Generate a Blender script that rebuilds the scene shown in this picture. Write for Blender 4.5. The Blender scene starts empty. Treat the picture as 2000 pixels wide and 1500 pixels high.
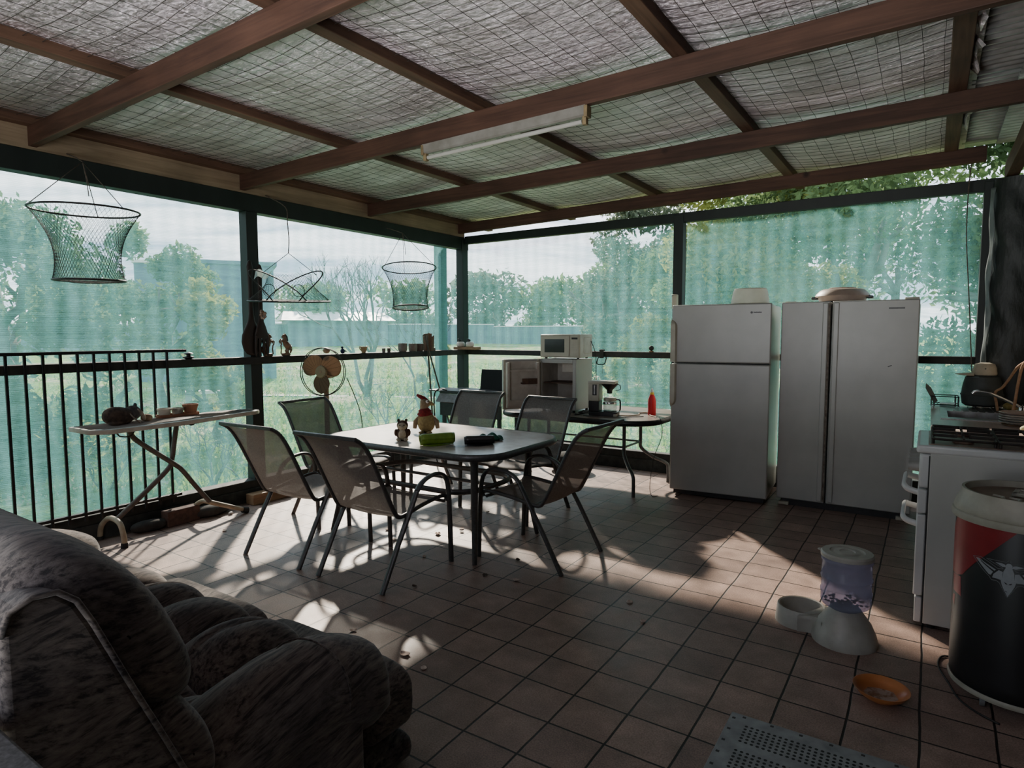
import bpy, math, random
import numpy as np
from mathutils import Vector, Matrix

random.seed(7)
RNG = np.random.default_rng(7)
PI = math.pi
COL = bpy.context.scene.collection
sc = bpy.context.scene

# ---------------------------------------------------------------- materials
def new_mat(name):
    m = bpy.data.materials.new(name)
    m.use_nodes = True
    nt = m.node_tree
    for n in list(nt.nodes):
        nt.nodes.remove(n)
    out = nt.nodes.new('ShaderNodeOutputMaterial')
    return m, nt, out

def N(nt, typ, **kw):
    n = nt.nodes.new(typ)
    for k, v in kw.items():
        if hasattr(n, k) and not isinstance(n.inputs.get(k) if hasattr(n.inputs, 'get') else None, bpy.types.NodeSocket):
            setattr(n, k, v)
        else:
            n.inputs[k].default_value = v
    return n

def L(nt, a, b):
    nt.links.new(a, b)

def mixcol(nt, fac, a, b, blend='MIX'):
    n = nt.nodes.new('ShaderNodeMix')
    n.data_type = 'RGBA'
    n.blend_type = blend
    for sock, v in ((n.inputs[0], fac), (n.inputs[6], a), (n.inputs[7], b)):
        if isinstance(v, bpy.types.NodeSocket):
            nt.links.new(v, sock)
        elif isinstance(v, (tuple, list)):
            sock.default_value = (*v[:3], 1)
        else:
            sock.default_value = v
    return n.outputs[2]

def ramp(nt, src, stops):
    r = nt.nodes.new('ShaderNodeValToRGB')
    els = r.color_ramp.elements
    while len(els) < len(stops):
        els.new(0.5)
    for e, (p, c) in zip(els, stops):
        e.position = p
        e.color = (*c[:3], 1) if isinstance(c, (tuple, list)) else (c, c, c, 1)
    nt.links.new(src, r.inputs[0])
    return r.outputs[0]

def coords(nt, scale=(1, 1, 1), kind='Object', rot=(0, 0, 0)):
    tc = nt.nodes.new('ShaderNodeTexCoord')
    mp = nt.nodes.new('ShaderNodeMapping')
    mp.inputs['Scale'].default_value = scale
    mp.inputs['Rotation'].default_value = rot
    nt.links.new(tc.outputs[kind], mp.inputs[0])
    return mp.outputs[0]

def noise(nt, vec, scale, detail=4, rough=.55, dist=0):
    n = nt.nodes.new('ShaderNodeTexNoise')
    n.inputs['Scale'].default_value = scale
    n.inputs['Detail'].default_value = detail
    n.inputs['Roughness'].default_value = rough
    n.inputs['Distortion'].default_value = dist
    nt.links.new(vec, n.inputs['Vector'])
    return n.outputs['Fac']

def bump(nt, h, strength, dist=.01):
    b = nt.nodes.new('ShaderNodeBump')
    b.inputs['Strength'].default_value = strength
    b.inputs['Distance'].default_value = dist
    nt.links.new(h, b.inputs['Height'])
    return b.outputs[0]

MATS = {}
def pm(name, col, rough=.6, metal=0, col2=None, nscale=12, stretch=(1, 1, 1), bmp=0, bdist=.004,
       lo=.35, hi=.7, coat=0, trans=0, alpha=1, ior=1.45, spec=.5):
    """a plain procedural material: two colours mixed by noise, a bump from the same noise"""
    if name in MATS:
        return MATS[name]
    m, nt, out = new_mat(name)
    b = nt.nodes.new('ShaderNodeBsdfPrincipled')
    b.inputs['Roughness'].default_value = rough
    b.inputs['Metallic'].default_value = metal
    b.inputs['Coat Weight'].default_value = coat
    b.inputs['Transmission Weight'].default_value = trans
    b.inputs['Alpha'].default_value = alpha
    b.inputs['IOR'].default_value = ior
    b.inputs['Specular IOR Level'].default_value = spec
    if col2 is None:
        col2 = tuple(c * .78 for c in col)
    v = coords(nt, stretch)
    f = noise(nt, v, nscale, 5)
    c = ramp(nt, f, [(lo, col2), (hi, col)])
    L(nt, c, b.inputs['Base Color'])
    if bmp:
        L(nt, bump(nt, f, bmp, bdist), b.inputs['Normal'])
    L(nt, b.outputs[0], out.inputs[0])
    MATS[name] = m
    return m

# ---------------------------------------------------------------- mesh builder
def rotz(a):
    return Matrix.Rotation(a, 4, 'Z')

class MB:
    def __init__(s):
        s.v = []
        s.f = []

    def add(s, vs, fs, M=None):
        o = len(s.v)
        if M is not None:
            vs = [M @ Vector(p) for p in vs]
        s.v.extend([tuple(p) for p in vs])
        s.f.extend([tuple(i + o for i in f) for f in fs])
        return s

    def box(s, c, d, M=None, rz=0):
        x, y, z = d[0] / 2, d[1] / 2, d[2] / 2
        vs = [(-x, -y, -z), (x, -y, -z), (x, y, -z), (-x, y, -z), (-x, -y, z), (x, -y, z), (x, y, z), (-x, y, z)]
        T = Matrix.Translation(c) @ rotz(rz)
        if M is not None:
            T = M @ T
        return s.add(vs, [(0, 3, 2, 1), (4, 5, 6, 7), (0, 1, 5, 4), (1, 2, 6, 5), (2, 3, 7, 6), (3, 0, 4, 7)], T)

    def span(s, a, b):
        return s.box([(p + q) / 2 for p, q in zip(a, b)], [abs(q - p) for p, q in zip(a, b)])

    def bar(s, p0, p1, w, h, up=(0, 0, 1)):
        p0, p1 = Vector(p0), Vector(p1)
        d = p1 - p0
        z = d.normalized()
        u = Vector(up)
        if abs(z.dot(u)) > .98:
            u = Vector((1, 0, 0))
        x = z.cross(u).normalized()
        y = x.cross(z)
        M = Matrix((x, y, z)).transposed().to_4x4()
        M.translation = (p0 + p1) / 2
        return s.box((0, 0, 0), (w, h, d.length), M)

    def tube(s, pts, r, n=8, closed=False, cap=True, flat=None, up=None):
        """pts swept by a circle; r a number or a list; flat=(a,b) scales the section along its two axes"""
        P = [Vector(p) for p in pts]
        k = len(P)
        R = r if isinstance(r, (list, tuple)) else [r] * k
        tang = []
        for i in range(k):
            if closed:
                t = P[(i + 1) % k] - P[(i - 1) % k]
            else:
                t = P[min(i + 1, k - 1)] - P[max(i - 1, 0)]
            tang.append(t.normalized() if t.length > 1e-9 else Vector((0, 0, 1)))
        u = Vector(up) if up else (Vector((0, 0, 1)) if abs(tang[0].z) < .9 else Vector((1, 0, 0)))
        x = tang[0].cross(u).normalized()
        vs, fs = [], []
        a, b = flat or (1, 1)
        for i in range(k):
            t = tang[i]
            if up:
                x2 = t.cross(u)
                if x2.length > 1e-4:
                    x = x2.normalized()
            else:
                x = (x - t * x.dot(t)).normalized()
            y = t.cross(x)
            for j in range(n):
                ang = 2 * PI * j / n
                vs.append(P[i] + x * (math.cos(ang) * R[i] * a) + y * (math.sin(ang) * R[i] * b))
        m = k if closed else k - 1
        for i in range(m):
            i2 = (i + 1) % k
            for j in range(n):
                j2 = (j + 1) % n
                fs.append((i * n + j, i * n + j2, i2 * n + j2, i2 * n + j))
        if cap and not closed:
            fs.append(tuple(range(n - 1, -1, -1)))
            fs.append(tuple((k - 1) * n + j for j in range(n)))
        return s.add(vs, fs)

    def cyl(s, p0, p1, r0, r1=None, n=16):
        return s.tube([p0, p1], [r0, r0 if r1 is None else r1], n)

    def lathe(s, prof, c=(0, 0, 0), n=24, M=None, sx=1, sy=1, a0=0, a1=2 * PI, caps=True):
        full = abs(a1 - a0 - 2 * PI) < 1e-6
        k = n if full else n + 1
        vs, fs = [], []
        for (r, z) in prof:
            for j in range(k):
                a = a0 + (a1 - a0) * j / n
                vs.append((c[0] + r * math.cos(a) * sx, c[1] + r * math.sin(a) * sy, c[2] + z))
        for i in range(len(prof) - 1):
            for j in range(n):
                j2 = (j + 1) % k if full else j + 1
                fs.append((i * k + j, i * k + j2, (i + 1) * k + j2, (i + 1) * k + j))
        if full and caps:
            if prof[0][0] > 1e-6:
                fs.append(tuple(range(k - 1, -1, -1)))
            if prof[-1][0] > 1e-6:
                fs.append(tuple((len(prof) - 1) * k + j for j in range(k)))
        return s.add(vs, fs, M)

    def sell(s, c, r, e1=1, e2=1, nu=24, nv=14, M=None, fn=None):
        """superellipsoid; e<1 is boxier. fn(p, n) may push a point"""
        def sp(t, e):
            return math.copysign(abs(t) ** e, t)
        vs, fs = [], []
        for i in range(nv + 1):
            ph = -PI / 2 + PI * i / nv
            for j in range(nu):
                th = 2 * PI * j / nu
                p = Vector((r[0] * sp(math.cos(ph), e1) * sp(math.cos(th), e2),
                            r[1] * sp(math.cos(ph), e1) * sp(math.sin(th), e2),
                            r[2] * sp(math.sin(ph), e1)))
                if fn:
                    p = fn(p)
                vs.append(p + Vector(c))
        for i in range(nv):
            for j in range(nu):
                j2 = (j + 1) % nu
                fs.append((i * nu + j, i * nu + j2, (i + 1) * nu + j2, (i + 1) * nu + j))
        return s.add(vs, fs, M)

    def prism(s, poly, h, M=None):
        n = len(poly)
        vs = [(x, y, 0) for x, y in poly] + [(x, y, h) for x, y in poly]
        fs = [tuple(range(n - 1, -1, -1)), tuple(range(n, 2 * n))]
        fs += [(i, (i + 1) % n, (i + 1) % n + n, i + n) for i in range(n)]
        return s.add(vs, fs, M)

    def grid(s, fn, nu, nv, closed=False):
        vs, fs = [], []
        for i in range(nu + 1):
            for j in range(nv + (0 if closed else 1)):
                vs.append(fn(i / nu, j / nv))
        k = nv if closed else nv + 1
        for i in range(nu):
            for j in range(nv):
                j2 = (j + 1) % k
                fs.append((i * k + j, (i + 1) * k + j, (i + 1) * k + j2, i * k + j2))
        return s.add(vs, fs)

    def build(s, name, mat, parent=None, world=None, loc=None, smooth=True, ang=38, bevel=0, seg=2, sub=0, solid=0, root=None):
        """ONE mesh object. world=root: the points are world points, moved into the root's frame"""
        me = bpy.data.meshes.new(name)
        V = s.v
        if world is not None:
            o = Vector(world.location)
            iM = Matrix.Rotation(-world.rotation_euler.z, 4, 'Z')
            V = [tuple(iM @ (Vector(p) - o)) for p in V]
        if loc is not None:
            V = [(p[0] - loc[0], p[1] - loc[1], p[2] - loc[2]) for p in V]
        me.from_pydata([tuple(p) for p in V], [], s.f)
        me.validate()
        if smooth:
            me.polygons.foreach_set('use_smooth', [True] * len(me.polygons))
            if ang < 180:
                me.set_sharp_from_angle(angle=math.radians(ang))
        for mm in (mat if isinstance(mat, (list, tuple)) else [mat]):
            me.materials.append(mm)
        o = bpy.data.objects.new(name, me)
        COL.objects.link(o)
        if parent is not None:
            o.parent = parent
        if loc is not None:
            o.location = loc
        if solid:
            md = o.modifiers.new('solid', 'SOLIDIFY'); md.thickness = solid; md.offset = 0
        if bevel:
            md = o.modifiers.new('bevel', 'BEVEL'); md.width = bevel; md.segments = seg
            md.limit_method = 'ANGLE'; md.angle_limit = math.radians(35)
        if sub:
            md = o.modifiers.new('sub', 'SUBSURF'); md.levels = sub; md.render_levels = sub
        return o

def thing(name, label, cat, loc=(0, 0, 0), rz=0, group=None):
    o = bpy.data.objects.new(name, None)
    o.empty_display_size = .05
    COL.objects.link(o)
    o.location = loc
    o.rotation_euler = (0, 0, rz)
    return tag(o, label, cat, group)

def tag(o, label, cat, group=None, kind=None):
    o['label'] = label
    o['category'] = cat
    if group:
        o['group'] = group
    if kind:
        o['kind'] = kind
    return o

def struct(o):
    o['kind'] = 'structure'
    return o

def dup(root, loc, rz, label=None, group=None):
    r = root.copy()
    COL.objects.link(r)
    r.location = loc
    r.rotation_euler = (0, 0, rz)
    if label:
        r['label'] = label
    if group:
        r['group'] = group
    for ch in list(root.children):
        c = ch.copy()
        COL.objects.link(c)
        c.parent = r
        for g in list(ch.children):
            d = g.copy()
            COL.objects.link(d)
            d.parent = c
    return r

def arc(c, r, a0, a1, n, ax='xy', z=0):
    pts = []
    for i in range(n + 1):
        a = a0 + (a1 - a0) * i / n
        u, v = r * math.cos(a), r * math.sin(a)
        pts.append({'xy': (c[0] + u, c[1] + v, c[2]), 'xz': (c[0] + u, c[1], c[2] + v), 'yz': (c[0], c[1] + u, c[2] + v)}[ax])
    return pts

def smooth_path(pts, n=4):
    """Catmull-Rom through the points"""
    P = [Vector(p) for p in pts]
    out = []
    for i in range(len(P) - 1):
        p0 = P[max(i - 1, 0)]; p1 = P[i]; p2 = P[i + 1]; p3 = P[min(i + 2, len(P) - 1)]
        for k in range(n):
            t = k / n
            out.append(.5 * ((2 * p1) + (p2 - p0) * t + (2 * p0 - 5 * p1 + 4 * p2 - p3) * t * t + (3 * p1 - p0 - 3 * p2 + p3) * t ** 3))
    out.append(P[-1])
    return out

def rrect(x0, x1, y0, y1, r, n=6):
    pts = []
    for cx, cy, a in ((x1 - r, y0 + r, -PI / 2), (x1 - r, y1 - r, 0), (x0 + r, y1 - r, PI / 2), (x0 + r, y0 + r, PI)):
        for i in range(n + 1):
            t = a + PI / 2 * i / n
            pts.append((cx + r * math.cos(t), cy + r * math.sin(t)))
    return pts
# ---------------------------------------------------------------- special materials
def m_tiles():
    m, nt, out = new_mat('paver_tiles')
    b = nt.nodes.new('ShaderNodeBsdfPrincipled')
    tc = nt.nodes.new('ShaderNodeTexCoord')
    nz = nt.nodes.new('ShaderNodeTexNoise'); nz.inputs['Scale'].default_value = 2.2; nz.inputs['Detail'].default_value = 3
    L(nt, tc.outputs['Object'], nz.inputs['Vector'])
    off = nt.nodes.new('ShaderNodeVectorMath'); off.operation = 'MULTIPLY_ADD'
    L(nt, nz.outputs['Color'], off.inputs[0]); off.inputs[1].default_value = (.022, .022, 0); L(nt, tc.outputs['Object'], off.inputs[2])
    mp = nt.nodes.new('ShaderNodeMapping')
    mp.inputs['Location'].default_value = (.905 - .011 + .232 * 40, -1.947 - .011 + .2123 * 40, 0)
    L(nt, off.outputs[0], mp.inputs[0])
    br = nt.nodes.new('ShaderNodeTexBrick')
    br.offset = 0; br.squash = 1
    br.inputs['Scale'].default_value = 1
    br.inputs['Mortar Size'].default_value = .0048
    br.inputs['Mortar Smooth'].default_value = .35
    br.inputs['Bias'].default_value = 0
    br.inputs['Brick Width'].default_value = .232
    br.inputs['Row Height'].default_value = .2123
    br.inputs['Color1'].default_value = (.39, .28, .235, 1)
    br.inputs['Color2'].default_value = (.28, .20, .17, 1)
    br.inputs['Mortar'].default_value = (.012, .010, .009, 1)
    L(nt, mp.outputs[0], br.inputs['Vector'])
    fine = noise(nt, tc.outputs['Object'], 160, 3, .7)
    mid = noise(nt, tc.outputs['Object'], 7, 5, .6)
    big = noise(nt, tc.outputs['Object'], 1.1, 3, .5)
    c = mixcol(nt, 1, br.outputs['Color'], ramp(nt, fine, [(.3, .6), (.7, 1.35)]), 'MULTIPLY')
    c = mixcol(nt, 1, c, ramp(nt, mid, [(.3, (.72, .7, .7)), (.72, (1.25, 1.22, 1.2))]), 'MULTIPLY')
    c = mixcol(nt, 1, c, ramp(nt, big, [(.35, (.9, .9, .9)), (.7, (1.12, 1.08, 1.05))]), 'MULTIPLY')
    L(nt, c, b.inputs['Base Color'])
    rr = nt.nodes.new('ShaderNodeMapRange'); rr.inputs['To Min'].default_value = .34; rr.inputs['To Max'].default_value = .62
    L(nt, mid, rr.inputs[0]); L(nt, rr.outputs[0], b.inputs['Roughness'])
    b.inputs['Specular IOR Level'].default_value = .3
    inv = nt.nodes.new('ShaderNodeMath'); inv.operation = 'MULTIPLY_ADD'; inv.inputs[1].default_value = -1; inv.inputs[2].default_value = 1
    L(nt, br.outputs['Fac'], inv.inputs[0])
    n1 = bump(nt, inv.outputs[0], .8, .004)
    b2 = nt.nodes.new('ShaderNodeBump'); b2.inputs['Strength'].default_value = .25; b2.inputs['Distance'].default_value = .003
    L(nt, mid, b2.inputs['Height']); L(nt, n1, b2.inputs['Normal'])
    L(nt, b2.outputs[0], b.inputs['Normal'])
    L(nt, b.outputs[0], out.inputs[0])
    return m

def m_wood(name, c1, c2, axis=0, rough=.65):
    m, nt, out = new_mat(name)
    b = nt.nodes.new('ShaderNodeBsdfPrincipled'); b.inputs['Roughness'].default_value = rough
    b.inputs['Specular IOR Level'].default_value = .3
    st = [14, 14, 14]; st[axis] = .7
    v = coords(nt, tuple(st))
    f = noise(nt, v, 2.2, 6, .65, .6)
    c = ramp(nt, f, [(.28, c2), (.5, tuple((x + y) / 2 for x, y in zip(c1, c2))), (.75, c1)])
    v2 = coords(nt, (1, 1, 1))
    kn = nt.nodes.new('ShaderNodeTexVoronoi'); kn.inputs['Scale'].default_value = 2.4
    L(nt, v2, kn.inputs['Vector'])
    k = ramp(nt, kn.outputs['Distance'], [(.03, .25), (.09, 1)])
    c = mixcol(nt, 1, c, k, 'MULTIPLY')
    g = noise(nt, v2, 1.7, 3)
    c = mixcol(nt, 1, c, ramp(nt, g, [(.3, .65), (.7, 1.2)]), 'MULTIPLY')
    L(nt, c, b.inputs['Base Color'])
    L(nt, bump(nt, f, .25, .003), b.inputs['Normal'])
    L(nt, b.outputs[0], out.inputs[0])
    return m

def m_foil():
    m, nt, out = new_mat('crinkled_foil')
    b = nt.nodes.new('ShaderNodeBsdfPrincipled')
    b.inputs['Metallic'].default_value = .85
    v = coords(nt, (1, 1, 1))
    vs = coords(nt, (.8, 5, 3))
    a = noise(nt, v, 38, 6, .75, .6)
    w = noise(nt, vs, 5, 5, .6, .3)
    dirt = noise(nt, v, 2.1, 4, .6)
    c = ramp(nt, dirt, [(.3, (.62, .53, .54)), (.65, (1.0, .90, .95))])
    c = mixcol(nt, 1, c, ramp(nt, w, [(.3, .62), (.62, 1.1)]), 'MULTIPLY')
    L(nt, c, b.inputs['Base Color'])
    b.inputs['Roughness'].default_value = .34
    ad = nt.nodes.new('ShaderNodeMath'); ad.operation = 'MULTIPLY_ADD'; ad.inputs[1].default_value = 1.6
    L(nt, w, ad.inputs[0]); L(nt, a, ad.inputs[2])
    L(nt, bump(nt, ad.outputs[0], 1.0, .02), b.inputs['Normal'])
    L(nt, b.outputs[0], out.inputs[0])
    return m

def m_shade(axis=1, dens=.40, name='shade_cloth'):
    """knitted shade cloth: sees through between the threads, the threads scatter daylight"""
    m, nt, out = new_mat(name)
    v = coords(nt, (1, 1, 1))
    wv = nt.nodes.new('ShaderNodeTexWave'); wv.bands_direction = 'Z'; wv.inputs['Scale'].default_value = 26
    wv.inputs['Distortion'].default_value = 2.0; wv.inputs['Detail'].default_value = 2; wv.inputs['Detail Scale'].default_value = .35
    L(nt, v, wv.inputs['Vector'])
    st = [3, 3, 3]; st[axis] = 9
    st[2] = 14
    n1 = noise(nt, coords(nt, tuple(st)), 2.6, 3, .6)
    st2 = [1, 1, 1]; st2[axis] = 6; st2[2] = 2.2
    n2 = noise(nt, coords(nt, tuple(st2)), 1.1, 2, .5)
    def madd(a, k, c):
        q = nt.nodes.new('ShaderNodeMath'); q.operation = 'MULTIPLY_ADD'
        L(nt, a, q.inputs[0]); q.inputs[1].default_value = k
        if isinstance(c, (int, float)):
            q.inputs[2].default_value = c
        else:
            L(nt, c, q.inputs[2])
        return q.outputs[0]
    # vertical columns where the two knit layers line up, broken by horizontal streaks
    colw = nt.nodes.new('ShaderNodeTexWave'); colw.bands_direction = 'XY'[axis]
    colw.inputs['Scale'].default_value = 2.3; colw.inputs['Distortion'].default_value = 1.6; colw.inputs['Detail'].default_value = 1; colw.inputs['Detail Scale'].default_value = .6
    L(nt, v, colw.inputs['Vector'])
    st3 = [1, 1, 1]; st3[axis] = .9; st3[2] = 38
    n3 = noise(nt, coords(nt, tuple(st3)), 1.2, 3, .6)
    f = madd(wv.outputs['Fac'], .16, dens - .08 - .10 - .12 - .07 - .17)
    f = madd(n1, .20, f)
    f = madd(n2, .24, f)
    f = madd(colw.outputs['Fac'], .14, f)
    f = madd(n3, .34, f)
    tr = nt.nodes.new('ShaderNodeBsdfTransparent'); tr.inputs[0].default_value = (.97, 1, .99, 1)
    df = nt.nodes.new('ShaderNodeBsdfDiffuse'); tl = nt.nodes.new('ShaderNodeBsdfTranslucent')
    c = ramp(nt, n2, [(.3, (.115, .355, .34)), (.7, (.165, .41, .43))])
    L(nt, c, df.inputs[0]); L(nt, c, tl.inputs[0])
    mx = nt.nodes.new('ShaderNodeMixShader'); mx.inputs[0].default_value = .72
    L(nt, df.outputs[0], mx.inputs[1]); L(nt, tl.outputs[0], mx.inputs[2])
    m2 = nt.nodes.new('ShaderNodeMixShader'); L(nt, f, m2.inputs[0])
    L(nt, tr.outputs[0], m2.inputs[1]); L(nt, mx.outputs[0], m2.inputs[2])
    L(nt, m2.outputs[0], out.inputs[0])
    return m

def m_sling():
    m, nt, out = new_mat('woven_sling_mesh')
    v = coords(nt, (1, 1, 1))
    b = nt.nodes.new('ShaderNodeBsdfPrincipled'); b.inputs['Roughness'].default_value = .7
    f = noise(nt, v, 90, 2)
    L(nt, ramp(nt, f, [(.3, (.115, .100, .090)), (.7, (.19, .168, .152))]), b.inputs['Base Color'])
    tl = nt.nodes.new('ShaderNodeBsdfTranslucent'); tl.inputs[0].default_value = (.16, .14, .125, 1)
    mx = nt.nodes.new('ShaderNodeMixShader'); mx.inputs[0].default_value = .10
    L(nt, b.outputs[0], mx.inputs[1]); L(nt, tl.outputs[0], mx.inputs[2])
    tr = nt.nodes.new('ShaderNodeBsdfTransparent')
    m2 = nt.nodes.new('ShaderNodeMixShader'); m2.inputs[0].default_value = .945
    L(nt, tr.outputs[0], m2.inputs[1]); L(nt, mx.outputs[0], m2.inputs[2])
    L(nt, m2.outputs[0], out.inputs[0])
    return m

def m_sofa():
    m, nt, out = new_mat('brushed_plush')
    b = nt.nodes.new('ShaderNodeBsdfPrincipled'); b.inputs['Roughness'].default_value = .95
    b.inputs['Specular IOR Level'].default_value = .15
    b.inputs['Sheen Weight'].default_value = .25
    b.inputs['Sheen Roughness'].default_value = .5
    v = coords(nt, (1, 1, 1))
    def brush(rot, sc_):
        mp = nt.nodes.new('ShaderNodeMapping'); mp.inputs['Rotation'].default_value = rot; L(nt, v, mp.inputs[0])
        m2 = nt.nodes.new('ShaderNodeMapping'); m2.inputs['Scale'].default_value = sc_; L(nt, mp.outputs[0], m2.inputs[0])
        return noise(nt, m2.outputs[0], 1.3, 4, .7, .25)
    b1 = brush((0, .55, 1.15), (4, 62, 62)); b2 = brush((0, -.75, 1.35), (4, 62, 62))
    msk = ramp(nt, noise(nt, v, 4.2, 2, .5, .8), [(.46, 0), (.53, 1)])
    mxf = nt.nodes.new('ShaderNodeMix'); L(nt, msk, mxf.inputs[0]); L(nt, b1, mxf.inputs[2]); L(nt, b2, mxf.inputs[3])
    a = mxf.outputs[0]
    p = noise(nt, v, 5.5, 4, .6)
    c = ramp(nt, a, [(.39, (.038, .033, .034)), (.49, (.125, .106, .097)), (.66, (.215, .184, .166))])
    c = mixcol(nt, 1, c, ramp(nt, p, [(.33, (.5, .5, .56)), (.52, (1, 1, 1)), (.75, (1.15, 1.08, 1.04))]), 'MULTIPLY')
    L(nt, c, b.inputs['Base Color'])
    L(nt, bump(nt, a, .3, .004), b.inputs['Normal'])
    L(nt, b.outputs[0], out.inputs[0])
    return m

def m_grass():
    m, nt, out = new_mat('patchy_lawn')
    b = nt.nodes.new('ShaderNodeBsdfPrincipled'); b.inputs['Roughness'].default_value = .9
    b.inputs['Specular IOR Level'].default_value = .1
    v = coords(nt, (1, 1, 1))
    a = noise(nt, v, .55, 6, .65)
    f = noise(nt, v, 7, 5, .7, .4)
    c = ramp(nt, a, [(.36, (.40, .33, .24)), (.46, (.20, .27, .09)), (.6, (.12, .24, .05)), (.75, (.20, .36, .08))])
    c = mixcol(nt, 1, c, ramp(nt, f, [(.32, (.25, .28, .25)), (.5, (1, 1, 1)), (.68, (2.1, 1.9, 1.7))]), 'MULTIPLY')
    L(nt, c, b.inputs['Base Color'])
    L(nt, bump(nt, f, 1, .08), b.inputs['Normal'])
    L(nt, b.outputs[0], out.inputs[0])
    return m

def m_leaf(name, c1, c2):
    m, nt, out = new_mat(name)
    oi = coords(nt, (1, 1, 1))
    f = noise(nt, oi, 1.6, 4)
    c = ramp(nt, f, [(.35, c2), (.65, c1)])
    d = nt.nodes.new('ShaderNodeBsdfDiffuse'); t = nt.nodes.new('ShaderNodeBsdfTranslucent')
    L(nt, c, d.inputs[0]); L(nt, c, t.inputs[0])
    mx = nt.nodes.new('ShaderNodeMixShader'); mx.inputs[0].default_value = .5
    L(nt, d.outputs[0], mx.inputs[1]); L(nt, t.outputs[0], mx.inputs[2])
    L(nt, mx.outputs[0], out.inputs[0])
    return m

def m_clear(name, tint, k=.5, rough=.15):
    m, nt, out = new_mat(name)
    tr = nt.nodes.new('ShaderNodeBsdfTransparent'); tr.inputs[0].default_value = (*tint, 1)
    b = nt.nodes.new('ShaderNodeBsdfPrincipled'); b.inputs['Roughness'].default_value = rough
    v = coords(nt, (1, 1, 1))
    f = noise(nt, v, 14, 4)
    L(nt, ramp(nt, f, [(.3, tuple(x * .8 for x in tint)), (.7, tint)]), b.inputs['Base Color'])
    tl = nt.nodes.new('ShaderNodeBsdfTranslucent'); tl.inputs[0].default_value = (*tint, 1)
    m1 = nt.nodes.new('ShaderNodeMixShader'); m1.inputs[0].default_value = .5
    L(nt, b.outputs[0], m1.inputs[1]); L(nt, tl.outputs[0], m1.inputs[2])
    mx = nt.nodes.new('ShaderNodeMixShader'); mx.inputs[0].default_value = k
    L(nt, tr.outputs[0], mx.inputs[1]); L(nt, m1.outputs[0], mx.inputs[2])
    L(nt, mx.outputs[0], out.inputs[0])
    return m

TILES = m_tiles()
BEAM = m_wood('red_brown_hardwood', (.100, .049, .032), (.038, .018, .012), 0)
PURLIN = m_wood('red_brown_purlin', (.135, .074, .046), (.054, .028, .018), 1)
PLATE = m_wood('pale_pine_plate', (.30, .23, .15), (.17, .12, .075), 1)
RAWWOOD = m_wood('raw_pine', (.33, .20, .11), (.17, .10, .055), 1)
FOIL = m_foil()
SHADE_L = m_shade(1, .34, 'shade_cloth_along_y')
SHADE_F = m_shade(0, .34, 'shade_cloth_along_x')
SLING = m_sling()
SOFA = m_sofa()
GRASS = m_grass()
GREENPOST = pm('dark_green_paint', (.012, .019, .017), .5, 0, (.006, .010, .009), 8, (1, 1, .3), .15)
DARKRAIL = pm('dark_weathered_rail', (.030, .030, .026), .7, 0, (.012, .014, .012), 20, (1, 1, 1), .3)
BLACKMETAL = pm('black_painted_steel', (.018, .018, .019), .4, .2, (.009, .009, .010), 30)
CHAIRMETAL = pm('charcoal_powder_coat', (.085, .090, .091), .38, .2, (.055, .058, .059), 60, bmp=.05)
WIRE = pm('rusty_wire', (.055, .046, .040), .6, .4, (.03, .025, .02), 40)
CONCRETE = pm('dark_damp_concrete', (.050, .052, .048), .85, 0, (.018, .020, .019), 14, bmp=.5, bdist=.01)
WHITEENAMEL = pm('white_fridge_enamel', (.47, .46, .43), .32, 0, (.40, .39, .365), 3, bmp=.02)
YELLOWED = pm('yellowed_white_plastic', (.56, .53, .44), .45, 0, (.44, .40, .31), 9)
GASKET = pm('grey_gasket', (.10, .10, .095), .7, 0, (.03, .03, .03), 16)
BLACKPLASTIC = pm('black_plastic', (.016, .016, .017), .4, 0, (.008, .008, .009), 20)
GREYPLASTIC = pm('grey_plastic', (.17, .17, .17), .5, 0, (.11, .11, .11), 20)
CHROME = pm('chrome', (.75, .75, .75), .18, 1, (.6, .6, .6), 20)
STEEL = pm('dull_stainless', (.38, .38, .37), .35, .9, (.22, .21, .20), 18)
RUBBER = pm('black_rubber', (.02, .02, .02), .8, 0, (.01, .01, .01), 20)
# ---------------------------------------------------------------- camera, sky, sun
cam = bpy.data.objects.new('camera', bpy.data.cameras.new('camera'))
COL.objects.link(cam)
cam.data.sensor_width = 36
cam.data.lens = 22.14
cam.data.clip_start = .05
cam.data.clip_end = 400
_r = Vector((.8330516, .55319013, -.00239248)); _u = Vector((-.04177299, .06721746, .9968635)); _w = Vector((-.55161586, .83033878, -.07910402))
M = Matrix((_r, _u, -_w)).transposed().to_4x4()
M.translation = (0, 0, 1.45)
cam.matrix_world = M
sc.camera = cam

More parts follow.
